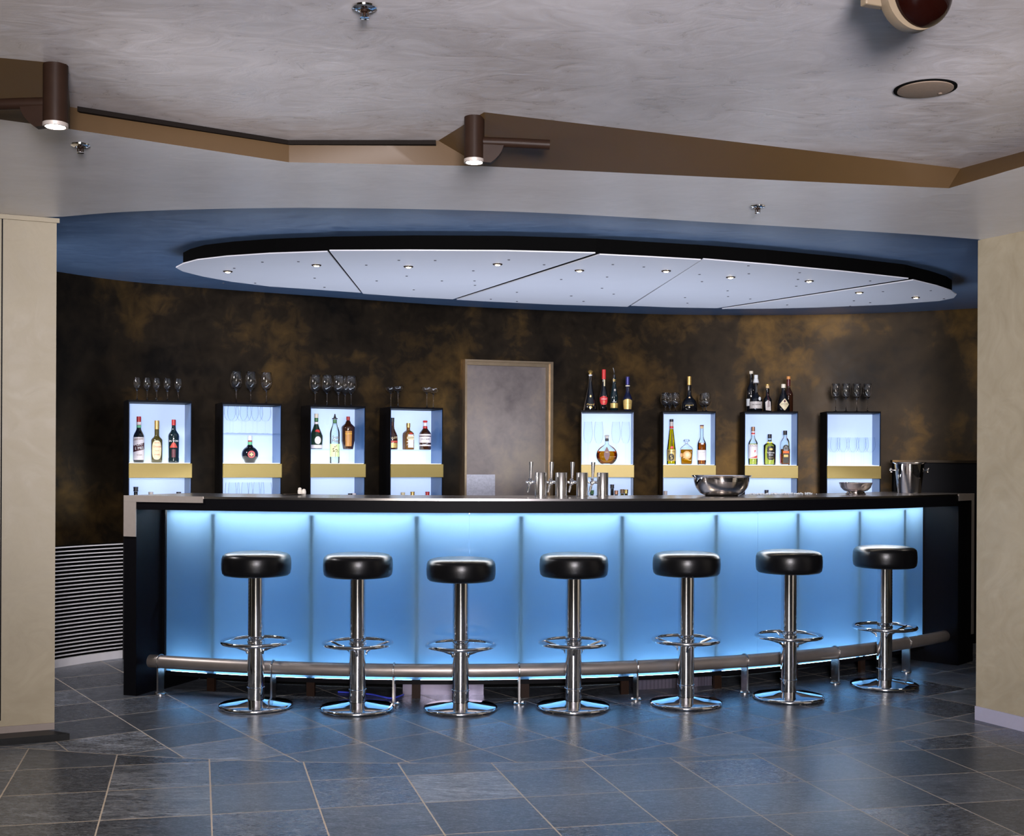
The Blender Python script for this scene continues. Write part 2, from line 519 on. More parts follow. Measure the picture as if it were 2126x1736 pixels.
bm.faces.new(cols[0]); bm.faces.new(cols[-1][::-1])
struct('wall_back', bm, M['bronze'], smooth=True)


def wall_y(x):
    for a, b in zip(WS, WS[1:]):
        if a[0] <= x <= b[0]: return a[1] + (b[1] - a[1]) * (x - a[0]) / (b[0] - a[0])
    return 9.0


# blue ceiling over the bar
struct('ceiling_blue', prism(BM(), [(-7, 5.3), (7, 5.3), (7, 11), (-7, 11)], Z3, Z3 + 0.08), M['blue'])
# front ceiling, its broken edge and the sloping ochre fascia below it
T = [on_z(*p, Z1) for p in ((0, 120), (138, 133), (145, 222), (600, 292), (910, 292), (1005, 233), (1995, 350), (2126, 315))]
B_ = [on_z(*p, Z2) for p in ((0, 248), (145, 268), (600, 337), (1000, 345), (1970, 391), (2126, 345))]
ext = lambda a, b, k: b + (b - a) * k
TL, TR = ext(T[1], T[0], 14), ext(T[6], T[7], 5)
BL, BR = ext(B_[1], B_[0], 14), ext(B_[4], B_[5], 5)
pts = [TL] + T + [TR, Vector((7, TR.y, 0)), Vector((7, -4.5, 0)), Vector((-7, -4.5, 0)), Vector((-7, TL.y, 0))]
struct('ceiling_front', prism(BM(), [(p.x, p.y) for p in pts], Z1, Z1 + 0.08), M['plaster'])
edge = spline([tuple(on_z(*p, Z2)[:2]) for p in ((130, 450), (250, 440.5), (400, 435), (560, 432), (700, 432), (900, 435), (1100, 441), (1300, 451), (1500, 463), (1700, 474.5), (1900, 487), (2030, 497))], 5)
pts = [(-7, BL.y), (BL.x, BL.y)] + [(p.x, p.y) for p in B_] + [(BR.x, BR.y), (7, BR.y), (7, 6.5), (2.6, 6.2)] + edge[::-1] + [(-2.2, 5.62), (-7, 5.0)]
bm = prism(BM(), pts, Z2, Z2 + 0.03)
bm.verts.ensure_lookup_table()
for v in bm.verts[len(pts):len(pts) + 10]: v.co.y += 0.08           # upper edge set back behind the fascia
struct('ceiling_soffit', bm, M['soffit'])
bm = BM()
quads = [(TL, T[0], B_[0], BL), (T[0], T[1], B_[1], B_[0]), (T[1], T[2], B_[1]), (T[2], T[3], B_[2], B_[1]), (T[3], T[4], B_[3], B_[2]), (T[4], T[5], B_[3]),
         (T[5], T[6], B_[4], B_[3]), (T[6], T[7], B_[5], B_[4]), (T[7], TR, BR, B_[5])]
for q in quads:                                   # ruled strips between the two ceiling edges
    a, b, c = q[0], q[1], q[2]
    d = q[3] if len(q) == 4 else c
    rows = []
    for i in range(13):
        f = i / 12
        p0, p1 = a + (b - a) * f, d + (c - d) * f
        up = Vector((0, 0.002, 0.006))
        rows.append([bm.verts.new(v) for v in (p0, p1, p1 + up, p0 + up)])
    for A, B in zip(rows, rows[1:]):
        for k in range(4): bm.faces.new((A[k], A[(k + 1) % 4], B[(k + 1) % 4], B[k]))
    bm.faces.new(rows[0]); bm.faces.new(rows[-1][::-1])
bmesh.ops.dissolve_degenerate(bm, dist=1e-6, edges=bm.edges[:])
struct('trim_1', bm, M['fascia'], smooth=True)
# dark vent strip under the front ceiling edge
V0, V1, V2 = T[2] + Vector((0.03, 0, 0)), T[3], on_z(905, 292, Z1)
bm = BM()
dz = Vector((0, 0, -0.017)); dy = Vector((0, -0.012, 0)); up = Vector((0, 0, -0.001))
for a, b in ((V0, V1), (V1, V2)):
    vs = [bm.verts.new(p) for p in (a + dy + up, b + dy + up, b + dy + dz, a + dy + dz, a - dy + up, b - dy + up, b - dy + dz, a - dy + dz)]
    for f in ((0, 1, 2, 3), (4, 7, 6, 5), (0, 4, 5, 1), (1, 5, 6, 2), (2, 6, 7, 3), (3, 7, 4, 0)): bm.faces.new([vs[i] for i in f])
struct('trim_2', bm, M['vent'])

# left pillar wall with its joint, skirting and black plinth
pl = at(113, 1514, 5.652); pl.z = 0
dirl = (Vector((-2.3577, 5.558, 0)) - Vector((-2.1422, 5.652, 0))).normalized()
nl = Vector((dirl.y, -dirl.x, 0)); nl = nl if nl.y > 0 else -nl


def wall_prism(p, d, back, L, z0, z1, off=0.0, start=0.0):
    f = lambda q: (q.x, q.y)
    o = p - back.normalized() * off
    bdir = Vector((p.x * 0.16, 0.35, 0))
    return prism(BM(), [f(o + d * start), f(o + d * L), f(p + d * L + back * 0.35), f(p + d * (start + 0.32) + back * 0.3)], z0, z1)


struct('wall_left', wall_prism(pl, dirl, nl, 5, 0.031, Z2), M['beige'])
J = pl + dirl * (0.232)
bm = prism(BM(), [(q.x, q.y) for q in (J - nl * 0.002, J + dirl * 0.006 - nl * 0.002, J + dirl * 0.006 + nl * 0.002, J + nl * 0.002)], 0.09, Z2 - 0.01)
struct('trim_3', bm, M['black'])
struct('baseboard_left', wall_prism(pl, dirl, nl, 5, 0.031, 0.062, 0.006, 0.0), M['skirting'])
bm = wall_prism(pl, dirl, nl, 5, 0.0, 0.031, 0.12, -0.06)
struct('trim_4', bm, M['plinth'])
bm = wall_prism(pl, dirl, nl, 5, Z2 - 0.022, Z2 - 0.001, 0.012, -0.012)
struct('trim_5', bm, M['beige'])
# right pillar wall
pr = Vector((2.356, 6.101, 0))
dirr = (Vector((2.4859, 5.8326, 0)) - pr).normalized()
nr = Vector((-dirr.y, dirr.x, 0)); nr = nr if nr.x > 0 else -nr


def wall_r(L, z0, z1, off=0.0):
    o = pr - nr * off
    f = lambda q: (q.x, q.y)
    return prism(BM(), [f(o), f(o + dirr * L), f(pr + dirr * L + nr * 0.3), f(pr + dirr * 0.12 + nr * 0.28)], z0, z1)


struct('wall_right', wall_r(2.2, 0.0, Z2), M['beige'])
struct('baseboard_right', wall_r(2.2, 0.0, 0.07, 0.008), M['lilac'])
# the rest of the room behind the viewpoint
struct('wall_rear', box(BM(), -7, 7, -4.6, -4.5, 0, Z1), M['beige'])
struct('wall_far_left', box(BM(), -7.1, -7, -4.5, 11, 0, Z3), M['beige'])
struct('wall_far_right', box(BM(), 7, 7.1, -4.5, 11, 0, Z3), M['beige'])

# ------------------------------------------------------------------ door in the back wall
DL, DR = Vector((-0.372, 9.115, 0)), Vector((0.300, 9.345, 0))
dd = (DR - DL); DW = dd.length; da = math.atan2(dd.y, dd.x)
door = bpy.data.objects.new('door_1', None); C.objects.link(door); door.location = DL; door.rotation_euler = (0, 0, da); door['kind'] = 'structure'
ZT = 2.065
bm = box(BM(), 0, 0.016, -0.05, 0.06, 0, ZT)
box(bm, DW - 0.05, DW - 0.022, -0.03, 0.06, 0, ZT - 0.012); box(bm, DW - 0.022, DW, -0.05, 0.06, 0, ZT)
box(bm, 0.016, DW - 0.022, -0.05, 0.06, ZT - 0.014, ZT); box(bm, 0.016, DW - 0.05, -0.03, 0.06, ZT - 0.04, ZT - 0.014)
obj('door_frame', bm, M['doorframe'], door)
obj('door_leaf', box(BM(), 0.017, DW - 0.051, -0.018, 0.05, 0.0, ZT - 0.041), M['door'], door)
obj('kick_plate', box(BM(), 0.02, 0.25, -0.021, -0.0185, 0.95, 1.195), M['plate'], door)

# ------------------------------------------------------------------ louvred grilles low on the back wall
def grille(name, pts, label):
    t = thing(name, label, 'vent grille', (pts[0][0], pts[0][1], 0))
    o = Vector((pts[0][0], pts[0][1], 0))
    def run(bm, off0, off1, z0, z1):
        cs = []
        for i, p in enumerate(pts):
            a, b = Vector(pts[max(0, i - 1)]), Vector(pts[min(len(pts) - 1, i + 1)])
            tt = (b - a).normalized(); q = Vector((tt.y, -tt.x)); p = Vector(p) - o.xy
            A, B = p + q * off0, p + q * off1
            cs.append([bm.verts.new((A.x, A.y, z0)), bm.verts.new((B.x, B.y, z0)), bm.verts.new((B.x, B.y, z1)), bm.verts.new((A.x, A.y, z1))])
        for A, B in zip(cs, cs[1:]):
            for k in range(4): bm.faces.new((A[k], A[(k + 1) % 4], B[(k + 1) % 4], B[k]))
        bm.faces.new(cs[0]); bm.faces.new(cs[-1][::-1])
    bm = BM(); run(bm, 0.004, 0.014, 0.05, 0.755); obj('backing', bm, M['matte'], t)
    bm = BM()
    for i in range(29): run(bm, 0.0145, 0.034, 0.067 + i * 0.0241, 0.0735 + i * 0.0241)
    obj('slats', bm, M['white'], t)
    bm = BM(); run(bm, 0.004, 0.036, 0.0, 0.05); obj('base_strip', bm, M['white'], t)
    return t


gl = [p for p in WS if -3.6 < p[0] < -2.3]
gr_ = [p for p in WS if 3.0 < p[0] < 4.3]
grille('louvre_grille', gl, 'black and white louvred wall grille beside the left pillar, left of the bar')
grille('louvre_grille', gr_, 'sliver of louvred wall grille between the bar end and the right pillar')

# dark low cabinet at the right of the back wall
t = thing('side_cabinet', 'plain dark low cabinet behind the champagne bucket, right end of the back wall', 'cabinet', (3.12, 8.72, 0), -0.22)
obj('carcass', bevel(box(BM(), -0.34, 0.5, 0, 0.16, 0, 1.30), 0.004), M['black'], t)
obj('cabinet_top', box(BM(), -0.35, 0.51, -0.01, 0.17, 1.301, 1.318), M['bronze'], t)

# ================================================================== BAR
CB = Vector((-0.463, 10.983, 0)); RF = 4.66


def arc(R, a, z=0.0): return Vector((CB.x + R * math.sin(a), CB.y - R * math.cos(a), z))


def ang(px, R, py=1200):
    lo, hi = -0.7, 1.1
    for _ in range(60):
        mid = (lo + hi) / 2
        p = arc(R, mid); z = H - (py - HY) * p.y / F
        u = (p.x * F / p.y); v = (H - z) * F / p.y
        if CX + u - ROLL * v < px: lo = mid
        else: hi = mid
    return lo


def arcbox(bm, R0, R1, z0, z1, a0, a1, n=None):
    n = n or max(1, int(abs(a1 - a0) / 0.02))
    cs = []
    for i in range(n + 1):
        a = a0 + (a1 - a0) * i / n
        cs.append([bm.verts.new(arc(R, a, z)) for R, z in ((R0, z0), (R1, z0), (R1, z1), (R0, z1))])
    for A, B in zip(cs, cs[1:]):
        for k in range(4): bm.faces.new((A[k], A[(k + 1) % 4], B[(k + 1) % 4], B[k]))
    bm.faces.new(cs[0]); bm.faces.new(cs[-1][::-1])
    return bm


AL, AR = ang(257, RF, 1200), ang(2021, RF, 1200)
t = thing('bar_countertop', 'long curved steel topped bar counter with black front edge', 'bar counter')
obj('steel_top', arcbox(BM(), 4.05, RF, 1.088, 1.100, AL, AR), M['topsteel'], t, True)
obj('black_apron', arcbox(BM(), 4.56, RF - 0.001, 1.0245, 1.0875, AL + 0.001, AR - 0.001), M['black'], t, True)
a2 = ang(283, RF, 1100)
bm = arcbox(BM(), RF, RF + 0.004, 1.066, 1.1005, AL, ang(422, RF, 1035))
arcbox(bm, RF, RF + 0.004, 0.875, 1.0655, AL, a2)
obj('corner_bracket', bm, M['bracket'], t)
bm = arcbox(BM(), RF, RF + 0.004, 1.056, 1.1005, ang(1990, RF, 1030), AR)
arcbox(bm, RF, RF + 0.004, 0.18, 1.0555, ang(2016.5, RF, 1150), AR)
obj('corner_bracket', bm, M['bracket'], t)

t = thing('bar', 'curved bar front with glowing blue frosted glass under the counter', 'bar')
bm = arcbox(BM(), 4.05, RF - 0.002, 0, 1.024, AL, a2)
obj('end_panel', bm, M['black'], t)
aR2 = ang(1990, RF, 1200)
obj('end_panel', arcbox(BM(), 4.05, RF - 0.002, 0, 1.024, aR2, AR), M['black'], t)
RG = 4.42
gA, gB = ang(346, RG, 1200), ang(1945, RG, 1200)
obj('side_return', arcbox(BM(), 4.10, RG + 0.012, 0, 1.023, a2 + 0.0005, gA - 0.001), M['black'], t)
obj('side_return', arcbox(BM(), 4.10, RG + 0.012, 0, 1.023, gB + 0.001, aR2 - 0.0005), M['black'], t)
seams = [gA, ang(974, RG, 1200), ang(1573, RG, 1200), gB]
for a, b in zip(seams, seams[1:]):
    o = obj('glass_panel', arcbox(BM(), RG - 0.001, RG, 0.104, 1.020, a + 0.0001, b - 0.0001), M['frost'], t, True)
for px in (448, 650, 866, 1080, 1287, 1480, 1648, 1775, 1868):
    a = ang(px, 4.385, 1200)
    obj('mullion', arcbox(BM(), 4.34, 4.410, 0.10, 1.0, a - 0.0034, a + 0.0034, 1), M['mullion'], t)
obj('cavity_back', arcbox(BM(), 4.10, 4.11, 0.09, 1.02, gA, gB), M['cavity'], t, True)
obj('cavity_floor', arcbox(BM(), 4.115, 4.415, 0.085, 0.095, gA, gB), M['cavity'], t, True)
TOPE = emis('cool_tube_light', (0.93, 0.97, 1.0), 63.0)
BOTE = emis('blue_tube_light', (0.48, 0.74, 1.0), 29.0)
obj('light_tube', arcbox(BM(), 4.27, 4.400, 1.008, 1.014, gA + 0.004, gB - 0.004), TOPE, t)
obj('light_tube', arcbox(BM(), 4.31, 4.405, 0.0955, 0.100, gA + 0.004, gB - 0.004), BOTE, t)
obj('bottom_profile', arcbox(BM(), 4.4205, 4.427, 0.080, 0.1035, gA, gB), M['black'], t, True)
obj('kick_board', arcbox(BM(), 4.05, 4.09, 0, 1.02, gA, gB), M['matte'], t, True)
for px in (438, 645, 864, 1090, 1297, 1490, 1648, 1790):
    a = ang(px, 4.40, 1420)
    obj('support_bracket', arcbox(BM(), 4.385, 4.405, 0.0, 0.111, a - 0.0052, a + 0.0052, 1), M['lamp'], t)

for (xa, xb, lab, z1) in ((836, 1004, 'pale perforated metal box in the kick space behind the third stool', 0.085), (1322, 1478, 'pale perforated metal box in the kick space near the fifth stool', 0.075)):
    a, b = ang(xa, 4.3, 1420), ang(xb, 4.3, 1420)
    tag(obj('perforated_box', arcbox(BM(), 4.18, 4.30, 0.0, z1, a, b, 6), M['perf']), lab, 'metal box')
p0 = on_z(806, 1452, 0.006)
pts = [p0 + Vector((-0.30, 0.20, 0.0)), p0 + Vector((-0.12, 0.14, 0.0)), p0 + Vector((0, 0.03, 0)), p0 + Vector((0.04, 0.06, 0)), p0 + Vector((0.07, 0.13, 0))]
tag(obj('power_cable', tube(BM(), spline([tuple(p) for p in pts], 6), 0.005, 8), M['cable'], None, True), 'thin blue cable lying on the floor behind the second stool', 'cable')

# foot rail
t = thing('foot_rail', 'brushed steel foot rail curving along the bar front on short posts', 'foot rail')
RR, ZR, TR_ = 4.57, 0.181, 0.036
f0, f1 = ang(312, RR, 1370), ang(2003, RR, 1315)
nn_ = 70
pts = [arc(RR, f0 + (f1 - f0) * i / nn_, ZR) for i in range(nn_ + 1)]
obj('rail', tube(BM(), pts, TR_, 20), M['railsteel'], t, True)
for k, px in enumerate((333, 567, 818, 1077, 1320, 1546, 1734, 1881, 1984)):
    a = ang(px, RR, 1430)
    c = arc(RR, a); rad = (c - CB).normalized(); tan = Vector((-rad.y, rad.x, 0))
    bm = tube(BM(), [c + rad * (TR_ + 0.003) * math.cos(q) + Vector((0, 0, ZR + (TR_ + 0.003) * math.sin(q))) for q in [2 * PI * i / 20 for i in range(20)]], 0.0045, 6, loop=True)
    Mx = Matrix((( tan.x, rad.x, 0, c.x), (tan.y, rad.y, 0, c.y), (0, 0, 1, 0), (0, 0, 0, 1)))
    box(bm, -0.005, 0.005, -0.028, 0.028, 0.008, ZR - TR_ + 0.003, Mx)
    post = obj('post', bm, M['steel'], t, True)
    bm = lathe(BM(), [(0, 0), (0.032, 0), (0.032, 0.006), (0.028, 0.009), (0, 0.009)], 20)
    for s in (-1, 1): box(bm, s * 0.020 - 0.005, s * 0.020 + 0.005, -0.005, 0.005, 0.009, 0.015)
    fl = obj('flange', bm, M['steel'], post, True)
    fl.location = c

# ================================================================== STOOLS
def make_stool():
    t = thing('bar_stool', 'x', 'bar stool', group='bar stools along the counter')
    pr_ = [(0, 0.0), (0.188, 0.0), (0.193, 0.004), (0.194, 0.011), (0.190, 0.018), (0.180, 0.021), (0.12, 0.029), (0.06, 0.037), (0.046, 0.040), (0, 0.040)]
    obj('base_plate', lathe(BM(), pr_, 56), M['chrome'], t, True, angle=60)
    obj('lower_column', lathe(BM(), [(0.0, 0.041), (0.043, 0.041), (0.043, 0.098), (0.046, 0.100), (0.046, 0.106), (0.043, 0.108), (0.043, 0.292), (0.0442, 0.293), (0.0442, 0.340), (0.046, 0.342), (0.046, 0.350), (0.043, 0.352), (0, 0.352)], 36), M['chrome'], t, True)
    obj('upper_column', lathe(BM(), [(0, 0.353), (0.0425, 0.353), (0.0425, 0.690), (0, 0.690)], 36), M['chrome'], t, True)
    R = 0.176
    ring = obj('footrest_ring', tube(BM(), [(R * math.cos(2 * PI * i / 48), R * math.sin(2 * PI * i / 48), 0.345) for i in range(48)], 0.0105, 12, loop=True), M['chrome'], t, True)
    for k in range(3):
        a = PI / 2 + k * 2 * PI / 3
        c, s = math.cos(a), math.sin(a)
        obj('footrest_spoke', tube(BM(), [(c * 0.172, s * 0.172, 0.342), (c * 0.10, s * 0.10, 0.322), (c * 0.052, s * 0.052, 0.302), (c * 0.0445, s * 0.0445, 0.285)], 0.0075, 8), M['chrome'], t, True)
    pr_ = [(0, 0.691), (0.150, 0.691), (0.166, 0.694), (0.176, 0.704), (0.180, 0.725), (0.181, 0.755), (0.179, 0.782), (0.174, 0.796), (0.162, 0.806), (0.14, 0.812), (0.08, 0.817), (0, 0.819)]
    obj('seat', lathe(BM(), pr_, 56), M['leather'], t, True, angle=70)
    return t


proto = make_stool()
where = ['leftmost black and chrome bar stool, beside the bar left end',
         'second bar stool from the left, black round seat on chrome column',
         'third bar stool from the left, set slightly lower than its neighbours',
         'middle bar stool of the seven, in front of the beer taps',
         'third bar stool from the right, left of the steel bowl above',
         'second bar stool from the right, black seat on chrome column',
         'rightmost bar stool, farthest back near the right pillar']
ST = [(531, 1468, 0), (742, 1473, 1), (956, 1473, 0), (1190, 1470, 1), (1424, 1462, 1), (1637, 1450, 0.15), (1836, 1425, 0.9)]
for i, (px, py, rr) in enumerate(ST):
    o = proto if i == 0 else copy_tree(proto)
    p = on_z(px, py, 0.0)
    o.location = (p.x, p.y, 0)
    o.rotation_euler = (0, 0, rr * PI / 3)
    o['label'] = where[i]
    if i == 2: o.scale = (1, 1, 0.972)

# ================================================================== LIT DISPLAY CABINETS
LIT = pm('backlit_white', (0.56, 0.69, 0.90), 0.6, var=0.02, emit=(0.42, 0.64, 1.0), estr=0.33)
LITF = emis('lit_shelf_white', (0.92, 0.97, 1.0), 2.1)
UW, UD = 0.384, 0.235
ZTOP, ZB1, ZB0, ZLOW = 1.664, 1.274, 1.181, 0.76
UN = [(-2.249, 7.700, 24.5), (-1.726, 7.996, 24.5), (-1.202, 8.311, 24.5), (-0.675, 8.522, 23.5), (0.705, 8.907, -1.75), (1.317, 8.953, -1.75), (1.920, 8.926, -2.8), (2.517, 8.874, -3.2)]
ULAB = ['lit display cabinet at the far left with three tall bottles', 'second lit display cabinet from left, one round flask below stemmed glasses',
        'third lit display cabinet from left, clear pourer bottle in the middle', 'lit display cabinet just left of the metal door',
        'lit display cabinet just right of the metal door, behind the beer taps', 'lit display cabinet with three amber bottles, behind the steel bowl',
        'lit display cabinet with three whiskey bottles, second from the right', 'lit display cabinet at the far right, full of empty wine glasses']


def make_cabinet():
    t = thing('display_cabinet', 'x', 'display cabinet', group='lit display cabinets along the back wall')
    h = UW / 2; s = 0.005
    bm = box(BM(), -h - s, -h, 0.0, UD + 0.012, 0, ZTOP + 0.012)
    box(bm, h, h + s, 0.0, UD + 0.012, 0, ZTOP + 0.012)
    box(bm, -h, h, 0.0, UD + 0.012, ZTOP, ZTOP + 0.012)
    box(bm, -h, h, UD, UD + 0.012, 0, ZTOP)
    box(bm, -h, h, 0.0, UD, 0, ZLOW - 0.01)
    obj('body', bm, M['black'], t)
    for z0, z1 in ((ZB1 + 0.003, ZTOP - 0.002), (ZLOW + 0.001, ZB0 - 0.003)):
        obj('back_panel', box(BM(), -h + 0.003, h - 0.003, UD - 0.008, UD - 0.001, z0, z1), LIT, t)
        for sx in (-1, 1):
            obj('side_panel', box(BM(), sx * (h - 0.0005) - 0.0025 * (sx > 0), sx * (h - 0.0005) + 0.0025 * (sx < 0), 0.004, UD - 0.009, z0, z1), M['cabshade'], t)
        obj('light_shelf', box(BM(), -h + 0.004, h - 0.004, 0.006, UD - 0.010, z0 - 0.0025, z0), LITF, t)
    obj('drawer_front', bevel(box(BM(), -h - 0.002, h + 0.006, -0.012, UD - 0.01, ZB0, ZB1), 0.002, 1), M['gold'], t)
    return t


cab = make_cabinet()
UNIT = []
for i, (x, y, d) in enumerate(UN):
    o = cab if i == 0 else copy_tree(cab)
    o.location = (x, y, 0); o.rotation_euler = (0, 0, math.radians(d)); o['label'] = ULAB[i]
    UNIT.append(o)


def spot_in(u, px, py, ly):
    """point of cabinet u at local depth ly that shows at column px; also the rotation that faces the room"""
    X0, Y0, d = UN[u]; th = math.radians(d)
    k = (px - CX + ROLL * (py - HY)) / F
    lx = (k * (Y0 + ly * math.cos(th)) - X0 + ly * math.sin(th)) / (math.cos(th) - k * math.sin(th))
    p = Vector((X0 + lx * math.cos(th) - ly * math.sin(th), Y0 + lx * math.sin(th) + ly * math.cos(th), 0))
    return p, math.atan2(-p.x, p.y)


ZS = ZB1 + 0.0035            # glowing floor of the upper compartments
ZC = ZTOP + 0.0125           # cabinet tops
ZL = ZLOW + 0.0015           # lower compartment floor


def shelf(u, lx0, lx1, z, y0=0.03, y1=0.19, legs=True):
    h = 0.004
    bm = box(BM(), lx0, lx1, y0, y1, z - h, z)
    if legs:
        box(bm, lx0, lx0 + h, y0, y1, ZS, z - h); box(bm, lx1 - h, lx1, y0, y1, ZS, z - h)
    obj('acrylic_shelf', bm, M['acrylic'], UNIT[u])


ZR3 = 1.274 + 0.103
shelf(1, -UW / 2 + 0.004, UW / 2 - 0.004, 1.475, legs=False)
shelf(2, -UW / 2 + 0.004, UW / 2 - 0.05, ZR3, 0.095, 0.205)
shelf(3, -UW / 2 + 0.004, UW / 2 - 0.05, ZR3, 0.075, 0.195)


def bottle(u, px, z, ly, label, prof, mat, cap, bands=(), texts=(), liquid=None, name='bottle', group=None, extra=None, seg=28, sq=False, py=930, rot=0.0):
    p, a = spot_in(u, px, py, ly)
    t = thing(name, label, 'bottle', (p.x, p.y, z), a + rot, group)
    bm = lathe(BM(), prof, seg)
    if sq:
        for v in bm.verts:
            r = math.hypot(v.co.x, v.co.y)
            if r > 0.02:
                c, s = v.co.x / r, v.co.y / r
                k = (abs(c) ** 6 + abs(s) ** 6) ** (-1 / 6)
                v.co.x *= k; v.co.y *= k * (sq if sq is not True else 1)
    obj('glass_body', bm, mat, t, True, angle=50)
    if liquid:
        lm, lz = liquid
        q = []
        for (r0, z0), (r1, z1) in zip(prof, prof[1:]):
            if z0 > lz: break
            q.append((max(0, r0 - 0.0025), z0 + (0.006 if z0 < 0.004 else 0)))
            if z1 > lz:
                f = (lz - z0) / (z1 - z0)
                q += [(max(0.001, r0 + (r1 - r0) * f - 0.0025), lz), (0, lz)]
        q = [q[0]] + [w for w in q[1:]]
        bm = lathe(BM(), q, seg)
        if sq:
            for v in bm.verts:
                r = math.hypot(v.co.x, v.co.y)
                if r > 0.02:
                    c, s = v.co.x / r, v.co.y / r
                    k = (abs(c) ** 6 + abs(s) ** 6) ** (-1 / 6)
                    v.co.x *= k; v.co.y *= k * (sq if sq is not True else 1)
        obj('liquid', bm, lm, t, True, angle=50)
    for c in cap:
        cp, cm = c[:2]
        obj(c[2] if len(c) > 2 else 'cap', lathe(BM(), cp, 18), cm, t, True)
    lab = []
    for b in bands:
        r, z0, z1, m_ = b[:4]
        a0, a1 = b[4:6] if len(b) > 4 else (-1.5, 1.5)
        lab.append(obj('paper_label', wrap(BM(), r, z0, z1, a0, a1), m_, t, True))
    for s, size, r, ph, zz, m_, tilt in texts:
        par = lab[0] if lab else t
        obj('lettering', text_bm(s, size, r, ph, zz, tilt), m_, par)
    if extra: extra(t)
    return t


def bprof(r, hs, rn, hn, top, rb=None):
    """straight body to hs, rounded shoulder to the neck at hn, neck to top"""
    out = [(0, 0), ((rb or r) * 0.92, 0), (rb or r, 0.004)]
    out.append((r, hs))
    for k in (0.2, 0.4, 0.6, 0.8): out.append((rn + (r - rn) * (0.5 + 0.5 * math.cos(PI * k)), hs + (hn - hs) * k))
    out += [(rn, hn), (rn, top), (0, top)]
    return out


def cyl(r, z0, z1, e=0.001): return [(0, z0), (r - e, z0), (r, z0 + e), (r, z1 - e), (r - e, z1), (0, z1)]


GI = 'bottles inside the lit cabinets'
GT = 'bottles on top of the lit cabinets'

# cabinet 1
def ex(t):
    o = obj('dark_band', wrap(BM(), 0.0345, 0, 0, outline=[(-1.3, 0.060), (1.25, 0.095), (1.25, 0.140), (-1.3, 0.118)] ), K['maroon'], children(t)[-1])
def diag(r, z0, z1, s, m_, par, a=1.3):
    pts = [(-a + 2 * a * i / 12, z0 + s * i / 12) for i in range(13)] + [(a - 2 * a * i / 12, z1 + s - s * i / 12) for i in range(13)]
    bm = BM()
    A = [bm.verts.new(((r) * math.sin(q), -(r) * math.cos(q), z)) for q, z in pts]
    for i in range(12): bm.faces.new((A[i], A[i + 1], A[24 - i], A[25 - i]))
    bmesh.ops.solidify(bm, geom=bm.faces[:], thickness=0.0004)
    return obj('printed_band', bm, m_, par)
def ex1(t):
    lb = [c for c in children(t) if c.name.startswith('paper_label')][0]
    diag(0.0352, 0.066, 0.108, 0.022, K['maroon'], lb)
    for s, zz, x in (('CARPANO', 0.150, -0.1), ('PUNT', 0.116, 0.05), ('E MES', 0.093, 0.12)):
        obj('lettering', text_bm(s, 0.024 if s != 'CARPANO' else 0.017, 0.0358, x, zz, 0.12), K['whiteink'] if s != 'CARPANO' else K['brownink'], lb)
    obj('lettering', text_bm('vermuth', 0.010, 0.0352, 0.1, 0.050), K['brownink'], lb)
bottle(0, 288, ZS, 0.10, 'dark vermouth bottle with white label and red capsule, leftmost in far left cabinet', bprof(0.0335, 0.166, 0.0135, 0.224, 0.262), K['darkglass'],
       [(cyl(0.0142, 0.242, 0.297), K['red']), (cyl(0.0138, 0.224, 0.2415), K['green'], 'neck_band'), (cyl(0.0146, 0.243, 0.262, 0.0004), K['paper'], 'neck_label')],
       [(0.0338, 0.018, 0.164, K['paper'])], group=GI, extra=ex1)
def ex2(t):
    o = obj('paper_label', wrap(BM(), 0.0366, 0, 0, outline=oval(0, 0.082, 0.031, 0.062, 0.036, 28, 2.6)), K['creampaper'], t)
    for s, z, sz, m_ in (('RISERVA', 0.128, 0.009, K['redink']), ('Cinzoto', 0.104, 0.017, K['redink']), ('liquore', 0.078, 0.009, K['brownink']), ('AMARO', 0.052, 0.010, K['redink'])):
        obj('lettering', text_bm(s, sz, 0.0376, 0.05, z), m_, o)
bottle(0, 325.5, ZS, 0.10, 'olive bottle with gold neck foil and rounded cream label, middle of far left cabinet', bprof(0.0355, 0.145, 0.0145, 0.178, 0.226), K['oliveglass'],
       [(cyl(0.0152, 0.216, 0.273), K['goldcap'])], group=GI, extra=ex2)
def ex3(t):
    obj('printed_mark', wrap(BM(), 0.0346, 0, 0, outline=[(-0.75, 0.098), (0.75, 0.098), (0.35, 0.125), (0, 0.135), (-0.35, 0.125)]), K['redink'], t)
    obj('printed_mark', wrap(BM(), 0.0344, 0.035, 0.088, -0.35, 0.35), K['maroon'], t)
    obj('lettering', text_bm('EN TONI', 0.017, 0.0352, 0, 0.141), K['whiteink'], t)
bottle(0, 360.5, ZS, 0.10, 'black bitter bottle with white lettering and red cap, rightmost in far left cabinet', [(0, 0), (0.033, 0), (0.034, 0.004), (0.034, 0.028), (0.0325, 0.034), (0.0335, 0.15), (0.0345, 0.172), (0.032, 0.186), (0.022, 0.200), (0.0145, 0.214), (0.0125, 0.235), (0.0125, 0.25), (0, 0.25)], K['tealglass'],
       [(cyl(0.0132, 0.243, 0.281), K['red'])], group=GI, extra=ex3)
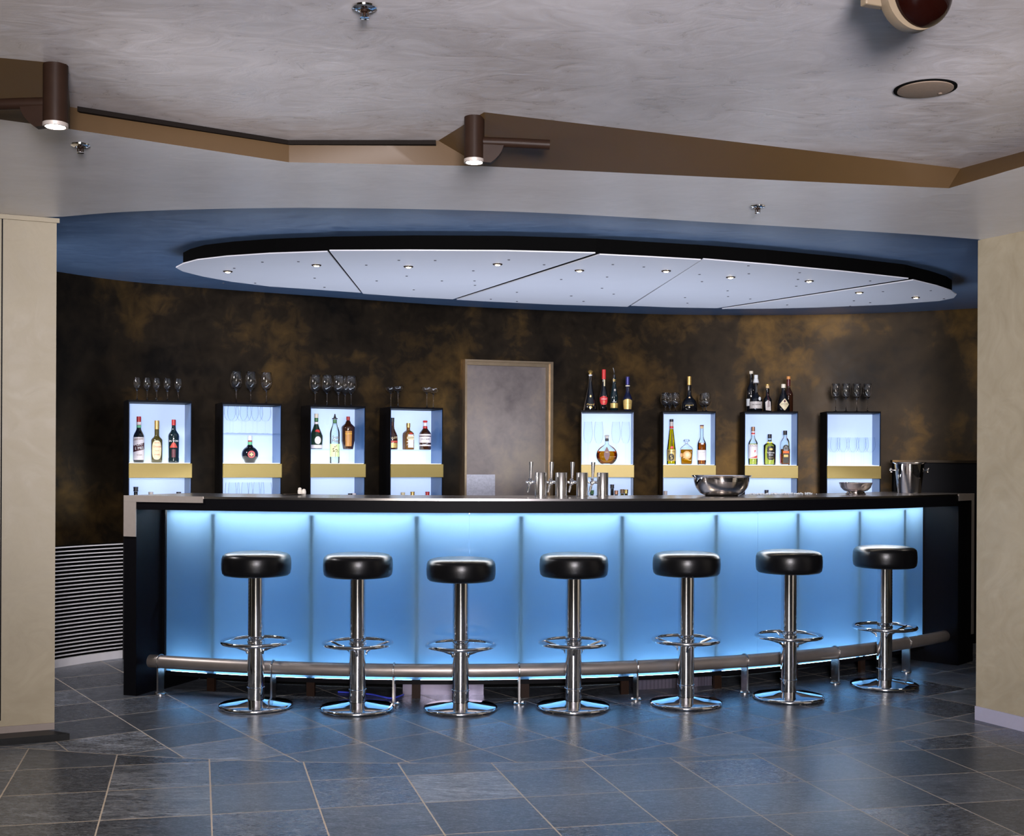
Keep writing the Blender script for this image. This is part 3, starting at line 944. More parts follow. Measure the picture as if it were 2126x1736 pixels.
# cabinet 2: round herb liqueur flask
def ex4(t):
    R = 0.0565
    def disc(rad, m_, nm, dy, par):
        bm = lathe(BM(), [(0, 0), (rad, 0), (rad, 0.0012), (0, 0.0012)], 24, M=Matrix.Translation((0.010, -dy, 0.058)) @ Matrix.Rotation(PI / 2, 4, 'X'))
        return obj(nm, bm, m_, par)
    o = disc(0.024, K['redbright'], 'round_label', 0.0545, t)
    disc(0.018, K['maroon'], 'label_centre', 0.0552, o)
    bm = box(BM(), 0.007, 0.013, -0.0585, -0.0567, 0.046, 0.070); box(bm, -0.002, 0.022, -0.0585, -0.0567, 0.055, 0.061)
    obj('gold_cross', bm, K['goldink'], o)
bottle(1, 519, ZS, 0.10, 'round black flask with red round label, alone below the glass shelf', [(0, 0), (0.030, 0), (0.034, 0.003)] + [(0.0555 * math.cos(a), 0.058 + 0.0555 * math.sin(a)) for a in [-0.75 + 0.17 * i for i in range(12)]] + [(0.0135, 0.124), (0.0135, 0.15), (0, 0.15)], K['darkglass'],
       [(cyl(0.0145, 0.121, 0.143), K['green'], 'neck_band'), (cyl(0.0145, 0.1435, 0.152), K['red'], 'neck_ring'), (cyl(0.0145, 0.1525, 0.184), K['whitecap'])], group=GI, extra=ex4)
# cabinet 3
def ex5(t):
    o = obj('seal', lathe(BM(), [(0, 0), (0.015, 0), (0.0165, 0.004), (0, 0.006)], 18, M=Matrix.Translation((0.008, -0.030, 0.122)) @ Matrix.Rotation(PI / 2 + 0.5, 4, 'X')), K['redbright'], t, True)
    o = obj('oval_label', wrap(BM(), 0.0472, 0, 0, outline=oval(0.012, 0.060, 0.022, 0.027, 0.0462)), K['paper'], t)
bottle(2, 656.5, ZR3 + 0.0005, 0.15, 'dark green liqueur bottle with red wax seal and white oval label', [(0, 0), (0.040, 0), (0.042, 0.004), (0.046, 0.075), (0.0455, 0.09), (0.036, 0.115), (0.023, 0.145), (0.015, 0.17), (0.0125, 0.19), (0.0125, 0.218), (0, 0.218)], K['greenglass'],
       [(cyl(0.0142, 0.216, 0.246), K['creamcap']), (cyl(0.0138, 0.192, 0.2155), K['greendark'], 'neck_foil'), (cyl(0.0148, 0.165, 0.188), K['paper'], 'neck_label')],
       [(0.0425, 0.004, 0.032, K['paper'])], group=GI, extra=ex5)
def ex6(t):
    o = [c for c in children(t) if c.name.startswith('paper_label')][0]
    obj('printed_tree', wrap(BM(), 0.0352, 0.045, 0.080, 0.12, 0.17, 2), K['ink'], o)
    for i in range(16):
        a = random.uniform(-0.35, 0.7); z = 0.098 + random.uniform(-0.02, 0.024)
        obj('printed_leaf', wrap(BM(), 0.0352, 0, 0, outline=oval(a * 0.035, z, 0.004, 0.0035, 0.035, 7)), K['brownink'], o)
    for s, z in (('Suze', 0.180), ('Maya', 0.155)):
        obj('lettering', text_bm(s, 0.030, 0.0345, 0.3, z), K['brownink'], o)
bottle(2, 695, ZS, 0.05, 'tall clear bottle with pourer and pale green tree label', bprof(0.0335, 0.205, 0.013, 0.29, 0.305), M['shell'],
       [(cyl(0.0138, 0.278, 0.303), K['greendark'], 'neck_foil'), ([(0, 0.306), (0.019, 0.307), (0.019, 0.313), (0.010, 0.315), (0.0065, 0.325), (0.003, 0.343), (0, 0.343)], K['blackcap'], 'pourer')],
       [(0.0338, 0.045, 0.135, K['greenpaper'], -1.45, 1.3)], group=GI, extra=ex6)
def ex7(t):
    o = obj('paper_label', wrap(BM(), 0.0475, 0, 0, outline=[(-0.38, 0.02), (0.55, 0.02), (0.60, 0.128), (-0.42, 0.128)]), K['amberpaper'], t)
    obj('lettering', text_bm('Tia Maria', 0.0135, 0.0487, 0.09, 0.108, 0.1), K['yellowink'], o)
bottle(2, 722.5, ZR3 + 0.0005, 0.15, 'brown liqueur bottle with wide shoulders, amber label and red cap', [(0, 0), (0.033, 0), (0.036, 0.004), (0.0462, 0.06), (0.0468, 0.135), (0.0475, 0.148), (0.046, 0.158), (0.034, 0.170), (0.022, 0.180), (0.016, 0.195), (0.0115, 0.23 - 0.03), (0.0115, 0.205), (0, 0.205)], K['brownglass'],
       [(cyl(0.0125, 0.203, 0.230), K['red'])], group=GI, extra=ex7)
# cabinet 4
def ex8(t):
    obj('lettering', text_bm('BAILEYS', 0.020, 0.0392, 0.2, 0.082, 0.1), K['creampaper'], t)
    o = obj('paper_label', wrap(BM(), 0.0386, 0.048, 0.062, -1.3, 1.3), K['redink'], t)
    obj('paper_label', wrap(BM(), 0.0384, 0.012, 0.046, -1.3, 1.3), K['goldpaper'], t)
bottle(3, 814.5, ZR3 + 0.0005, 0.13, 'dark cream liqueur bottle half hidden by the cabinet edge, left of square bottle', bprof(0.038, 0.085, 0.0125, 0.165, 0.222), K['brownglass'], [(cyl(0.0135, 0.195, 0.226), K['blackcap'])], group=GI, extra=ex8)
def ex9(t):
    o = obj('paper_label', box(BM(), -0.022, 0.022, -0.0352, -0.0342, 0.014, 0.108), K['paper'], t)
    obj('paper_label', box(BM(), -0.026, 0.026, -0.0358, -0.0353, 0.070, 0.098), K['creampaper'], t)
    obj('lettering', text_bm('Cointreau', 0.012, None, 0, 0.084, 0.1, -0.0362), K['ink'], o)
    obj('ribbon', box(BM(), -0.010, 0.014, -0.034, -0.020, 0.112, 0.120), K['redbright'], t)
bottle(3, 847.5, ZR3 + 0.0005, 0.13, 'square amber liqueur bottle with white label and gold cap', [(0, 0), (0.032, 0), (0.034, 0.003), (0.034, 0.100), (0.032, 0.118), (0.022, 0.130), (0.0135, 0.138), (0.0125, 0.150), (0.0125, 0.165), (0, 0.165)], K['amberglass'],
       [(cyl(0.0145, 0.158, 0.190), K['goldcap'])], group=GI, extra=ex9, sq=True, seg=32, rot=0.55)
def ex10(t):
    lb = [c for c in children(t) if c.name.startswith('paper_label')][0]
    obj('lettering', text_bm('DRAMBUIE', 0.014, 0.0447, 0.05, 0.075), K['ink'], lb)
bottle(3, 882.5, ZR3 + 0.0005, 0.13, 'dark liqueur bottle with cream banded label and red stopper', bprof(0.043, 0.11, 0.013, 0.165, 0.195), K['brownglass'],
       [([(0, 0.196), (0.014, 0.196), (0.0175, 0.202), (0.015, 0.210), (0, 0.211)], K['redbright']), (cyl(0.0138, 0.170, 0.1955), K['paper'], 'neck_label'), (cyl(0.0165, 0.150, 0.168), K['red'], 'neck_seal')],
       [(0.0432, 0.050, 0.094, K['paper']), (0.0434, 0.100, 0.112, K['paper']), (0.0434, 0.026, 0.036, K['paper'])], group=GI, extra=ex10)
# cabinet 5: round decanter
def deco(name, u, px, z, ly, label, R, thick, lm, lvl, neck, parts):
    p, a = spot_in(u, px, 930, ly)
    t = thing(name, label, 'bottle', (p.x, p.y, z), a, GI)
    def body(off, cut=None):
        pr = [(0, off)] + [((R - off) * math.sin(q), R * 0.86 - (R * 0.98 - off) * math.cos(q)) for q in [0.55 + 0.13 * i for i in range(17)]]
        pr = [w for w in pr if w[0] > 0.013 or w[1] < 0.02]
        pr[0] = (0, max(off, pr[1][1]))
        if cut: pr = [w for w in pr if w[1] <= cut] + [(max(w[0] for w in pr if w[1] > cut) * 0.98, cut), (0, cut)]
        else: pr += [(0.013, neck[0]), (0.012, neck[1]), (0, neck[1])]
        bm = lathe(BM(), pr, 36)
        for v in bm.verts: v.co.y *= thick / R if v.co.z < neck[0] - 0.02 else 0.6
        return bm
    obj('glass_body', body(0), M['shell'], t, True, angle=50)
    obj('liquid', body(0.004, lvl), lm, t, True, angle=50)
    parts(t)
    return t
def p5(t):
    obj('stopper', lathe(BM(), [(0, 0.193), (0.0125, 0.193), (0.0125, 0.206), (0.0175, 0.209), (0.0175, 0.214), (0.01, 0.218), (0, 0.218)], 18), K['greypaper'], t, True)
    obj('neck_foil', lathe(BM(), cyl(0.0132, 0.172, 0.1925), 18), K['blackcap'], t, True)
    drop = [(0.026 * math.sin(q) * (1 if q > PI else 1) * (0.5 + 0.5 * math.sin(q / 2)) , 0.078 - 0.052 * math.cos(q)) for q in [2 * PI * i / 28 for i in range(28)]]
    bm = BM()
    A = [bm.verts.new((x * (1 - max(0, (z - 0.078) / 0.075)), -0.043, z)) for x, z in drop]
    B = [bm.verts.new((v.co.x, -0.040, v.co.z)) for v in A]
    bm.faces.new(A); bm.faces.new(B[::-1])
    for i in range(28): bm.faces.new((A[i], A[(i + 1) % 28], B[(i + 1) % 28], B[i]))
    o = obj('teardrop_label', bm, K['maroon'], t)
    obj('lettering', text_bm('XO', 0.014, None, 0, 0.09, 0, -0.0435), K['goldink'], o)
deco('decanter', 4, 1260, ZS, 0.08, 'round decanter of golden brandy with dark teardrop label', 0.078, 0.038, K['amber'], 0.098, (0.150, 0.193), p5)
# cabinet 5 top
def ext1(t):
    obj('lettering', text_bm('Otard', 0.024, 0.046, 0.05, 0.045), K['goldink'], t)
    obj('printed_mark', wrap(BM(), 0.0488, 0, 0, outline=oval(0.003, 0.024, 0.013, 0.009, 0.049)), K['goldpaper'], t)
    obj('printed_mark', wrap(BM(), 0.033, 0, 0, outline=oval(0.003, 0.108, 0.006, 0.009, 0.033)), K['goldpaper'], t)
bottle(4, 1225.5, ZC, 0.10, 'black cone shaped cognac bottle with gold top and gold lettering', [(0, 0), (0.050, 0), (0.052, 0.006), (0.045, 0.05), (0.032, 0.11), (0.019, 0.17), (0.0125, 0.22), (0.012, 0.272), (0, 0.272)], K['darkglass'],
       [([(0, 0.2725), (0.010, 0.2725), (0.012, 0.285), (0.020, 0.292), (0.016, 0.300), (0.006, 0.306), (0, 0.308)], K['goldcap']), (cyl(0.0135, 0.262, 0.272), K['whitecap'], 'neck_ring')], group=GT, extra=ext1, py=820)
def ext2(t):
    o = obj('paper_label', wrap(BM(), 0.0325, 0, 0, outline=[(-1.1, 0.098), (0, 0.112), (1.1, 0.098), (0.95, 0.065), (0.5, 0.045), (-0.5, 0.045), (-0.95, 0.065)]), K['redbright'], t)
    obj('lettering', text_bm('BISQUIT', 0.012, 0.0338, 0.1, 0.088), K['whiteink'], o)
    obj('lettering', text_bm('O', 0.018, 0.0338, 0.1, 0.066), K['goldink'], o)
    obj('strip_label', wrap(BM(), 0.0138, 0.185, 0.235, 0.0, 0.7, 4), K['creampaper'], t)
bottle(4, 1253.5, ZC, 0.10, 'dark bottle with bright red cap and red shield label', [(0, 0), (0.022, 0), (0.024, 0.006), (0.026, 0.04), (0.0315, 0.075), (0.0315, 0.11), (0.024, 0.15), (0.0145, 0.185), (0.0128, 0.22), (0.0128, 0.25), (0, 0.25)], K['darkglass'],
       [(cyl(0.0148, 0.237, 0.310), K['redbright']), (cyl(0.0155, 0.288, 0.293, 0.0003), K['redbright'], 'cap_ring')], group=GT, extra=ext2, py=820)
def ext3(t):
    obj('gold_base_label', wrap(BM(), 0.0292, 0.022, 0.058, -1.4, 1.4), K['goldpaper'], t)
    obj('lettering', text_bm('HINE', 0.012, 0.0302, 0.1, 0.066), K['whiteink'], t)
    obj('printed_mark', wrap(BM(), 0.0272, 0, 0, outline=oval(0.006, 0.155, 0.007, 0.009, 0.027, 16)), K['greypaper'], t)
bottle(4, 1275, ZC, 0.10, 'dark teal bottle with chrome pour spout and gold base label', bprof(0.0288, 0.095, 0.0135, 0.215, 0.25, 0.028), K['tealglass'],
       [(cyl(0.0142, 0.222, 0.226, 0.0004), K['goldcap'], 'neck_ring'), (cyl(0.0142, 0.232, 0.236, 0.0004), K['goldcap'], 'neck_ring'), (cyl(0.0100, 0.251, 0.272), K['blackcap'], 'pourer')], group=GT, extra=lambda t: (ext3(t), obj('pour_spout', tube(BM(), [(0, 0, 0.272), (0.0, 0, 0.285), (-0.003, 0, 0.30), (-0.009, 0, 0.322)], [0.004, 0.0038, 0.0035, 0.0035], 8), M['chrome'], t, True)), py=820)
def ext4(t):
    o = obj('gold_label', wrap(BM(), 0.0365, 0, 0, outline=[(-1.1, 0.078), (-0.3, 0.088), (0.3, 0.088), (1.1, 0.078), (0.85, 0.012), (-0.85, 0.012)]), K['goldpaper'], t)
    obj('lettering', text_bm('No. 8', 0.012, 0.0378, 0.15, 0.055), K['brownink'], o)
bottle(4, 1303, ZC, 0.10, 'dark blue bottle with blue cap, white ring and gold label', bprof(0.0355, 0.085, 0.0135, 0.15, 0.23, 0.028), K['blueglass'],
       [(cyl(0.0155, 0.196, 0.256), K['bluecap']), (cyl(0.0165, 0.184, 0.192), K['creamcap'], 'neck_ring')], group=GT, extra=ext4, py=820)
# cabinet 6
def ex11(t):
    lb = [c for c in children(t) if c.name.startswith('paper_label')][0]
    obj('lettering', text_bm('METAXA', 0.015, 0.0345, 0, 0.098), K['ink'], lb)
    obj('printed_mark', wrap(BM(), 0.0343, 0, 0, outline=oval(0, 0.055, 0.020, 0.028, 0.034)), K['blackpaper'], lb)
    obj('lettering', text_bm('5', 0.045, 0.0350, 0, 0.053), K['goldink'], lb)
    obj('seal_ribbon', wrap(BM(), 0.0235, 0.135, 0.232, 0.1, 0.3, 3), K['maroon'], t)
    obj('red_seal', wrap(BM(), 0.0298, 0, 0, outline=oval(0.004, 0.128, 0.013, 0.010, 0.03)), K['redbright'], t)
bottle(5, 1394, ZS, 0.09, 'tall tapering bottle of golden brandy with dark cap', [(0, 0), (0.033, 0), (0.0345, 0.005), (0.034, 0.02), (0.0325, 0.11), (0.0145, 0.27), (0.0135, 0.30), (0, 0.30)], M['shell'],
       [(cyl(0.0148, 0.322, 0.341), K['blackcap']), (cyl(0.0142, 0.288, 0.3215), K['greypaper'], 'neck_label'), (cyl(0.0155, 0.272, 0.2875), K['redbright'], 'neck_seal')],
       [(0.0336, 0.026, 0.113, K['goldpaper'], -1.45, 1.45)], liquid=(K['yellow'], 0.268), group=GI, extra=ex11)
p, a = spot_in(5, 1425.5, 930, 0.09)
t = thing('decanter', 'low flat decanter of amber spirit with crystal stopper', 'bottle', (p.x, p.y, ZS), a, GI)
def flat(off, cut):
    out = [(-0.040 + off, 0.002 + off), (0.040 - off, 0.002 + off), (0.0465 - off, 0.115 - 0 * off)]
    if cut: out += [(0.0462 - off, cut), (-0.0462 + off, cut)]
    else: out += [(0.045, 0.122), (0.034, 0.137), (0.013, 0.143), (0.012, 0.16), (-0.012, 0.16), (-0.013, 0.143), (-0.034, 0.137), (-0.045, 0.122)]
    out += [(-0.0465 + off, 0.115)]
    if cut: out = [q for q in out if q[1] <= cut]
    bm = BM(); y = 0.026 - off
    A = [bm.verts.new((x, -y, z)) for x, z in out]; B = [bm.verts.new((x, y, z)) for x, z in out]
    bm.faces.new(A); bm.faces.new(B[::-1])
    for i in range(len(A)): bm.faces.new((A[i], A[(i + 1) % len(A)], B[(i + 1) % len(A)], B[i]))
    return bm
obj('glass_body', bevel(flat(0, None), 0.009, 4), M['shell'], t, True)
obj('liquid', bevel(flat(0.003, 0.114), 0.006, 3), K['amber'], t, True)
o = obj('round_seal', lathe(BM(), [(0, 0), (0.030, 0), (0.031, 0.002), (0.026, 0.003), (0, 0.003)], 28, M=Matrix.Translation((0.003, -0.026, 0.072)) @ Matrix.Rotation(PI / 2, 4, 'X')), paint('amber_seal', (0.55, 0.26, 0.05), 0.3), t, True)
obj('side_label', box(BM(), -0.0475, -0.030, -0.0272, -0.0262, 0.058, 0.085), K['amberpaper'], t)
bm = lathe(BM(), [(0, 0.161), (0.010, 0.161), (0.010, 0.170), (0.021, 0.174), (0.023, 0.182), (0.018, 0.190), (0, 0.187)], 10)
obj('stopper', bm, M['crystal'], t)
def ex12(t):
    lb = [c for c in children(t) if c.name.startswith('paper_label')][0]
    obj('lettering', text_bm('COGNAC', 0.009, 0.0338, 0.1, 0.094), K['brownink'], lb)
    for z in (0.08, 0.066): obj('lettering', text_bm('Grande Fine', 0.006, 0.0338, 0.1, z), K['redink'], lb)
    obj('oval_label', wrap(BM(), 0.0335, 0, 0, outline=oval(0.004, 0.157, 0.011, 0.006, 0.033)), K['paper'], t)
bottle(5, 1457, ZS, 0.09, 'slim bottle of brown cognac with white label and cork stopper', bprof(0.0322, 0.150, 0.012, 0.215, 0.275), M['shell'],
       [(cyl(0.0128, 0.272, 0.290), K['cork'], 'cork'), (cyl(0.0148, 0.2905, 0.298), K['maroon'])], [(0.0325, 0.034, 0.110, K['paper'])], liquid=(K['cognac'], 0.164), group=GI, extra=ex12)
def ext5(t):
    obj('neck_mark', wrap(BM(), 0.030, 0, 0, outline=oval(0.002, 0.100, 0.007, 0.011, 0.03, 16)), K['cork'], t)
    obj('lettering', text_bm('ARMAGNAC', 0.010, 0.062, 0.0, 0.045), K['goldink'], t)
bottle(5, 1431, ZC, 0.11, 'broad black bottle with golden cap between the brandy glasses', [(0, 0), (0.058, 0), (0.061, 0.006), (0.061, 0.045), (0.056, 0.07), (0.042, 0.09), (0.026, 0.105), (0.017, 0.125), (0.0145, 0.16), (0.0145, 0.20), (0, 0.20)], K['darkglass'],
       [(cyl(0.0155, 0.200, 0.265), K['goldcap']), (cyl(0.0168, 0.232, 0.238, 0.0005), K['goldcap'], 'cap_ring')], group=GT, extra=ext5, py=820)
# cabinet 7
def ex13(t):
    lb = [c for c in children(t) if c.name.startswith('paper_label')][0]
    obj('lettering', text_bm('FADO', 0.021, 0.0352, 0.2, 0.143), K['brownink'], lb)
    obj('printed_mark', wrap(BM(), 0.0350, 0, 0, outline=[(0.25, 0.090), (0.5, 0.100), (0.62, 0.112), (0.4, 0.108), (0.3, 0.114), (0.38, 0.1)]), K['redbright'], lb)
    obj('printed_mark', wrap(BM(), 0.0350, 0, 0, outline=[(-0.7, 0.052), (1.0, 0.052), (1.0, 0.072), (0.2, 0.062)]), K['redink'], lb)
bottle(6, 1563.5, ZS, 0.09, 'clear bottle of pale yellow spirit with white label and copper cap', bprof(0.0342, 0.158, 0.0125, 0.212, 0.262), M['shell'],
       [(cyl(0.0138, 0.254, 0.286), K['copper']), (cyl(0.0135, 0.222, 0.2535), K['paper'], 'neck_label'), (cyl(0.0139, 0.230, 0.241, 0.0004), K['redbright'], 'neck_stripe')],
       [(0.0345, 0.048, 0.154, K['paper'])], liquid=(K['pale'], 0.160), group=GI, extra=ex13)
def ex14(t):
    o = obj('paper_label', wrap(BM(), 0.0458, 0, 0, outline=oval(0.010, 0.090, 0.0295, 0.053, 0.0458, 28, 3.4)), K['blackpaper'], t)
    for s, z, sz in (('Tullamore', 0.092, 0.0145), ('Dew', 0.076, 0.0165)):
        obj('lettering', text_bm(s, sz, 0.0472, 0.22, z), K['whiteink'], o)
    obj('lettering', text_bm('irish whiskey', 0.007, 0.0472, 0.22, 0.054), K['goldink'], o)
    obj('printed_mark', wrap(BM(), 0.0470, 0, 0, outline=oval(0.010, 0.118, 0.014, 0.008, 0.046, 8)), K['goldink'], o)
    obj('neck_stripe', lathe(BM(), cyl(0.0142, 0.178, 0.188), 18), K['blackpaper'], t, True)
bottle(6, 1598, ZS, 0.09, 'wide clear whiskey bottle with dark rounded label and black cap', bprof(0.0452, 0.145, 0.0135, 0.178, 0.204, 0.044), M['shell'],
       [(cyl(0.0148, 0.200, 0.231), K['blackcap'])], liquid=(K['pale'], 0.163), group=GI, extra=ex14)
def ex15(t):
    o = obj('paper_label', box(BM(), -0.022, 0.022, -0.0335, -0.0322, 0.014, 0.130), K['blackpaper'], t)
    bm = lathe(BM(), [(0, 0), (0.022, 0), (0.022, 0.0013), (0, 0.0013)], 28, M=Matrix.Translation((0, -0.0322, 0.130)) @ Matrix.Rotation(PI / 2, 4, 'X'))
    obj('label_arch', bm, K['blackpaper'], o)
    obj('red_band', box(BM(), -0.022, 0.022, -0.0341, -0.0336, 0.088, 0.106), K['orangeink'], o)
    for s, z, sz in (('OLD', 0.140, 0.008), ('BUSHMILLS', 0.131, 0.0066), ('BLACK', 0.120, 0.011), ('BUSH', 0.110, 0.011)):
        obj('lettering', text_bm(s, sz, None, 0, z, 0, -0.0348), K['whiteink'], o)
    obj('printed_mark', box(BM(), -0.016, 0.016, -0.0341, -0.0336, 0.06, 0.078), K['goldpaper'], o)
    obj('side_label', box(BM(), -0.0340, -0.0328, -0.018, 0.020, 0.014, 0.085), K['redink'], t)
bottle(6, 1630, ZS, 0.09, 'square whiskey bottle with black arched label and orange band', [(0, 0), (0.030, 0), (0.032, 0.003), (0.032, 0.150), (0.029, 0.175), (0.020, 0.195), (0.0135, 0.205), (0.0125, 0.215), (0.0125, 0.235), (0, 0.235)], M['shell'],
       [(cyl(0.0148, 0.226, 0.258), K['blackcap'])], liquid=(K['cognac'], 0.120), group=GI, extra=ex15, sq=True, seg=32, rot=0.2)
def lab_txt(s, sz, r, z, m_, ph=0.1):
    def f(t):
        lb = [c for c in children(t) if c.name.startswith('paper_label')]
        obj('lettering', text_bm(s, sz, r, ph, z), m_, lb[0] if lb else t)
    return f
bottle(6, 1559.5, ZC, 0.15, 'tall dark bottle with cream stopper, behind the round bottle, second cabinet from right', bprof(0.034, 0.16, 0.0125, 0.23, 0.29), K['darkglass'],
       [(cyl(0.0145, 0.288, 0.309), K['creamcap'], 'stopper')], [(0.0343, 0.045, 0.098, K['whitecap'])], group=GT, py=820)
def ext6(t):
    obj('paper_collar', lathe(BM(), [(0, 0.218), (0.022, 0.218), (0.0155, 0.248), (0, 0.248)], 16), K['whitecap'], t, True)
    obj('tie', lathe(BM(), [(0, 0.212), (0.024, 0.212), (0.018, 0.2175), (0, 0.2175)], 16), K['greypaper'], t, True)
    o = obj('round_tag', wrap(BM(), 0.0462, 0, 0, outline=oval(0.030, 0.095, 0.011, 0.014, 0.0455)), K['whitecap'], t)
bottle(6, 1569.5, ZC, 0.07, 'dark round shouldered bottle with white cap, paper collar and pale label', bprof(0.0455, 0.088, 0.0135, 0.145, 0.26), K['darkglass'],
       [(cyl(0.0145, 0.248, 0.274), K['whitecap'])], [(0.0458, 0.022, 0.074, K['greypaper'])], group=GT, extra=lambda t: (ext6(t), lab_txt('HAUSBRAND', 0.012, 0.0472, 0.05, K['ink'])(t)), py=820)
def ext7(t):
    bm = BM(); pts = [(-0.012, 0.010), (0.026, 0.006), (0.022, 0.072), (0.006, 0.088), (-0.016, 0.070)]
    A = [bm.verts.new((x, -0.034, z)) for x, z in pts]; B = [bm.verts.new((x, -0.0325, z)) for x, z in pts]
    bm.faces.new(A); bm.faces.new(B[::-1])
    for i in range(5): bm.faces.new((A[i], A[(i + 1) % 5], B[(i + 1) % 5], B[i]))
    o = obj('hang_tag', bm, K['greypaper'], t)
    obj('ribbon', tube(BM(), [(0.0, -0.016, 0.14), (0.004, -0.030, 0.10), (0.006, -0.037, 0.084), (0.004, -0.037, 0.03)], 0.002, 6), K['maroon'], o)
    obj('ribbon', tube(BM(), [(0.008, -0.031, 0.10), (0.012, -0.037, 0.08), (0.014, -0.037, 0.035)], 0.002, 6), K['maroon'], o)
bottle(6, 1593.5, ZC, 0.08, 'small dark bottle with cork, wearing a grey paper tag on a ribbon', bprof(0.031, 0.085, 0.0125, 0.125, 0.175), K['darkglass'],
       [(cyl(0.0128, 0.175, 0.196), K['cork'], 'cork'), (cyl(0.0155, 0.1965, 0.205), K['goldcap'])], group=GT, extra=ext7, py=820)
def ext8(t):
    o = obj('diamond_label', wrap(BM(), 0.0475, 0, 0, outline=[(-0.030 / 0.047, 0.052), (0.1 / 0.47, 0.006), (0.046 / 0.047, 0.052), (0.1 / 0.47, 0.098)]), K['creampaper'], t)
    obj('lettering', text_bm('DUFERINO', 0.0105, 0.0488, 0.2, 0.055), K['ink'], o)
    obj('lettering', text_bm('kirschbrand', 0.006, 0.0488, 0.2, 0.042), K['brownink'], o)
    obj('printed_mark', wrap(BM(), 0.0484, 0, 0, outline=oval(0.0095, 0.076, 0.0075, 0.009, 0.047, 12)), K['maroon'], o)
bottle(6, 1626.5, ZC, 0.07, 'dark triangular bottle with cream diamond label and cream stopper', [(0, 0), (0.044, 0), (0.047, 0.005), (0.046, 0.06), (0.036, 0.10), (0.022, 0.135), (0.0145, 0.155), (0.0135, 0.178), (0, 0.178)], K['darkglass'],
       [(cyl(0.0162, 0.177, 0.206), K['creamcap'], 'stopper')], group=GT, extra=ext8, py=820)
bottle(6, 1637, ZC, 0.16, 'dark red bottle with orange cap, behind the diamond label bottle', bprof(0.034, 0.13, 0.0125, 0.19, 0.25), K['brownglass'],
       [(cyl(0.0145, 0.248, 0.270), K['orange']), (cyl(0.0135, 0.195, 0.2475), paint('wine_foil', (0.10, 0.01, 0.015), 0.3), 'neck_foil')], group=GT, py=820)

# ---- bottles standing in the lower compartments: only their tops show above the counter
low = [(0, 282, 1011, 'blackcap', 'darkglass', 'bottle with tall black cap just above the counter, far left cabinet'), (0, 313, 1021.5, 'greypaper', 'darkglass', 'grey bottle top barely above the counter, centre of far left cabinet'),
       (0, 371, 1021.5, 'blackcap', 'darkglass', 'black bottle top barely above the counter, right side of far left cabinet'),
       (2, 727, 1024.5, 'blackcap', 'darkglass', 'dark flat bottle top at the counter line, third cabinet from left'), (2, 735, 1024, 'paper', 'darkglass', 'white bottle top at the counter line, third cabinet from left'),
       (3, 836.5, 1022.5, 'creampaper', 'oliveglass', 'pale gold bottle top just left of two others, cabinet left of door'), (3, 856.5, 1021, 'goldcap', 'oliveglass', 'gold bottle top in the middle, cabinet left of the door'),
       (3, 887.5, 1021, 'red', 'brownglass', 'dark red bottle top on the right, cabinet left of the door'),
       (4, 1229, 1018, 'greendark', 'greenglass', 'green bottle top between the two right beer taps'), (4, 1271, 1006, 'blackcap', 'darkglass', 'black flared bottle top right of the last beer tap'),
       (4, 1279.5, 1018.5, 'copper', 'tealglass', 'small copper topped grey bottle beside the black flared top'), (4, 1292, 1016, 'brownink', 'oliveglass', 'brown capped gold bottle top, left of two, right of the taps'),
       (4, 1300, 1016.5, 'goldcap', 'oliveglass', 'gold bottle top at the right edge of the cabinet behind the taps'),
       (5, 1381.5, 1019.5, 'greypaper', 'darkglass', 'grey bottle top at the counter line, left of the steel bowl'), (6, 1591.5, 1017.5, 'blackcap', 'brownglass', 'small dark bottle top at the counter line right of the steel bowl')]
for u, px, py, cm, gm, lab in low:
    p, a = spot_in(u, px, py, 0.10)
    if u < 4 and px in (371,): p, a = spot_in(u, px, py, 0.08)
    zt = at(px, py, p.y).z
    hgt = zt - ZL
    r = 0.018 if px in (1292, 1300, 1271, 1279.5, 727, 735, 1381.5) else 0.032
    if px in (1292, 727, 1279.5): p, a = spot_in(u, px, py, 0.04)
    if px in (1300, 735): p, a = spot_in(u, px, py, 0.125)
    if px == 1271: p, a = spot_in(u, px, py, 0.16)
    zt = at(px, py, p.y).z; hgt = zt - ZL
    t = thing('bottle', lab, 'bottle', (p.x, p.y, ZL), a, 'bottles low in the lit cabinets')
    obj('glass_body', lathe(BM(), bprof(r, hgt * 0.55, 0.012, hgt * 0.75, hgt - 0.03), 20), K[gm], t, True, angle=50)
    rc = 0.0155
    cp = [(0, hgt - 0.029), (rc, hgt - 0.029), (rc * 0.9, hgt - 0.018), (rc, hgt - 0.001), (rc * 0.95, hgt), (0, hgt)]
    obj('cap', lathe(BM(), cp, 18), K[cm], t, True)

# ================================================================== DRINKING GLASSES
def wine(h, rb, hs, rmax, rrim, rf, w=0.0011, flat_=False):
    """closed profile: foot, stem, bowl outside, rim, bowl inside"""
    o = [(0, 0), (rf * 0.98, 0), (rf, 0.0012), (rf * 0.6, 0.003), (0.006, 0.006), (0.0032, 0.012), (0.0030, hs * 0.6), (0.0036, hs - 0.008), (0.006, hs)]
    hb = h - hs
    outer = []
    if flat_: outer = [(rmax * 0.55, hs + hb * 0.12), (rmax * 0.88, hs + hb * 0.38), (rmax, hs + hb * 0.65), (rrim, h)]
    else: outer = [(rmax * 0.50, hs + hb * 0.07), (rmax * 0.80, hs + hb * 0.20), (rmax * 0.97, hs + hb * 0.38), (rmax, hs + hb * 0.48), (rmax * 0.97 + rrim * 0.03, hs + hb * 0.62), ((rmax + rrim) / 2, hs + hb * 0.82), (rrim, h)]
    inner = [(max(0.0, r - w), z + (w if i == 0 else 0)) for i, (r, z) in enumerate(outer)][::-1]
    return o + outer + [(rrim - w / 2, h + 0.0004)] + inner[0:] + [(0.0, hs + hb * 0.03 + w)]


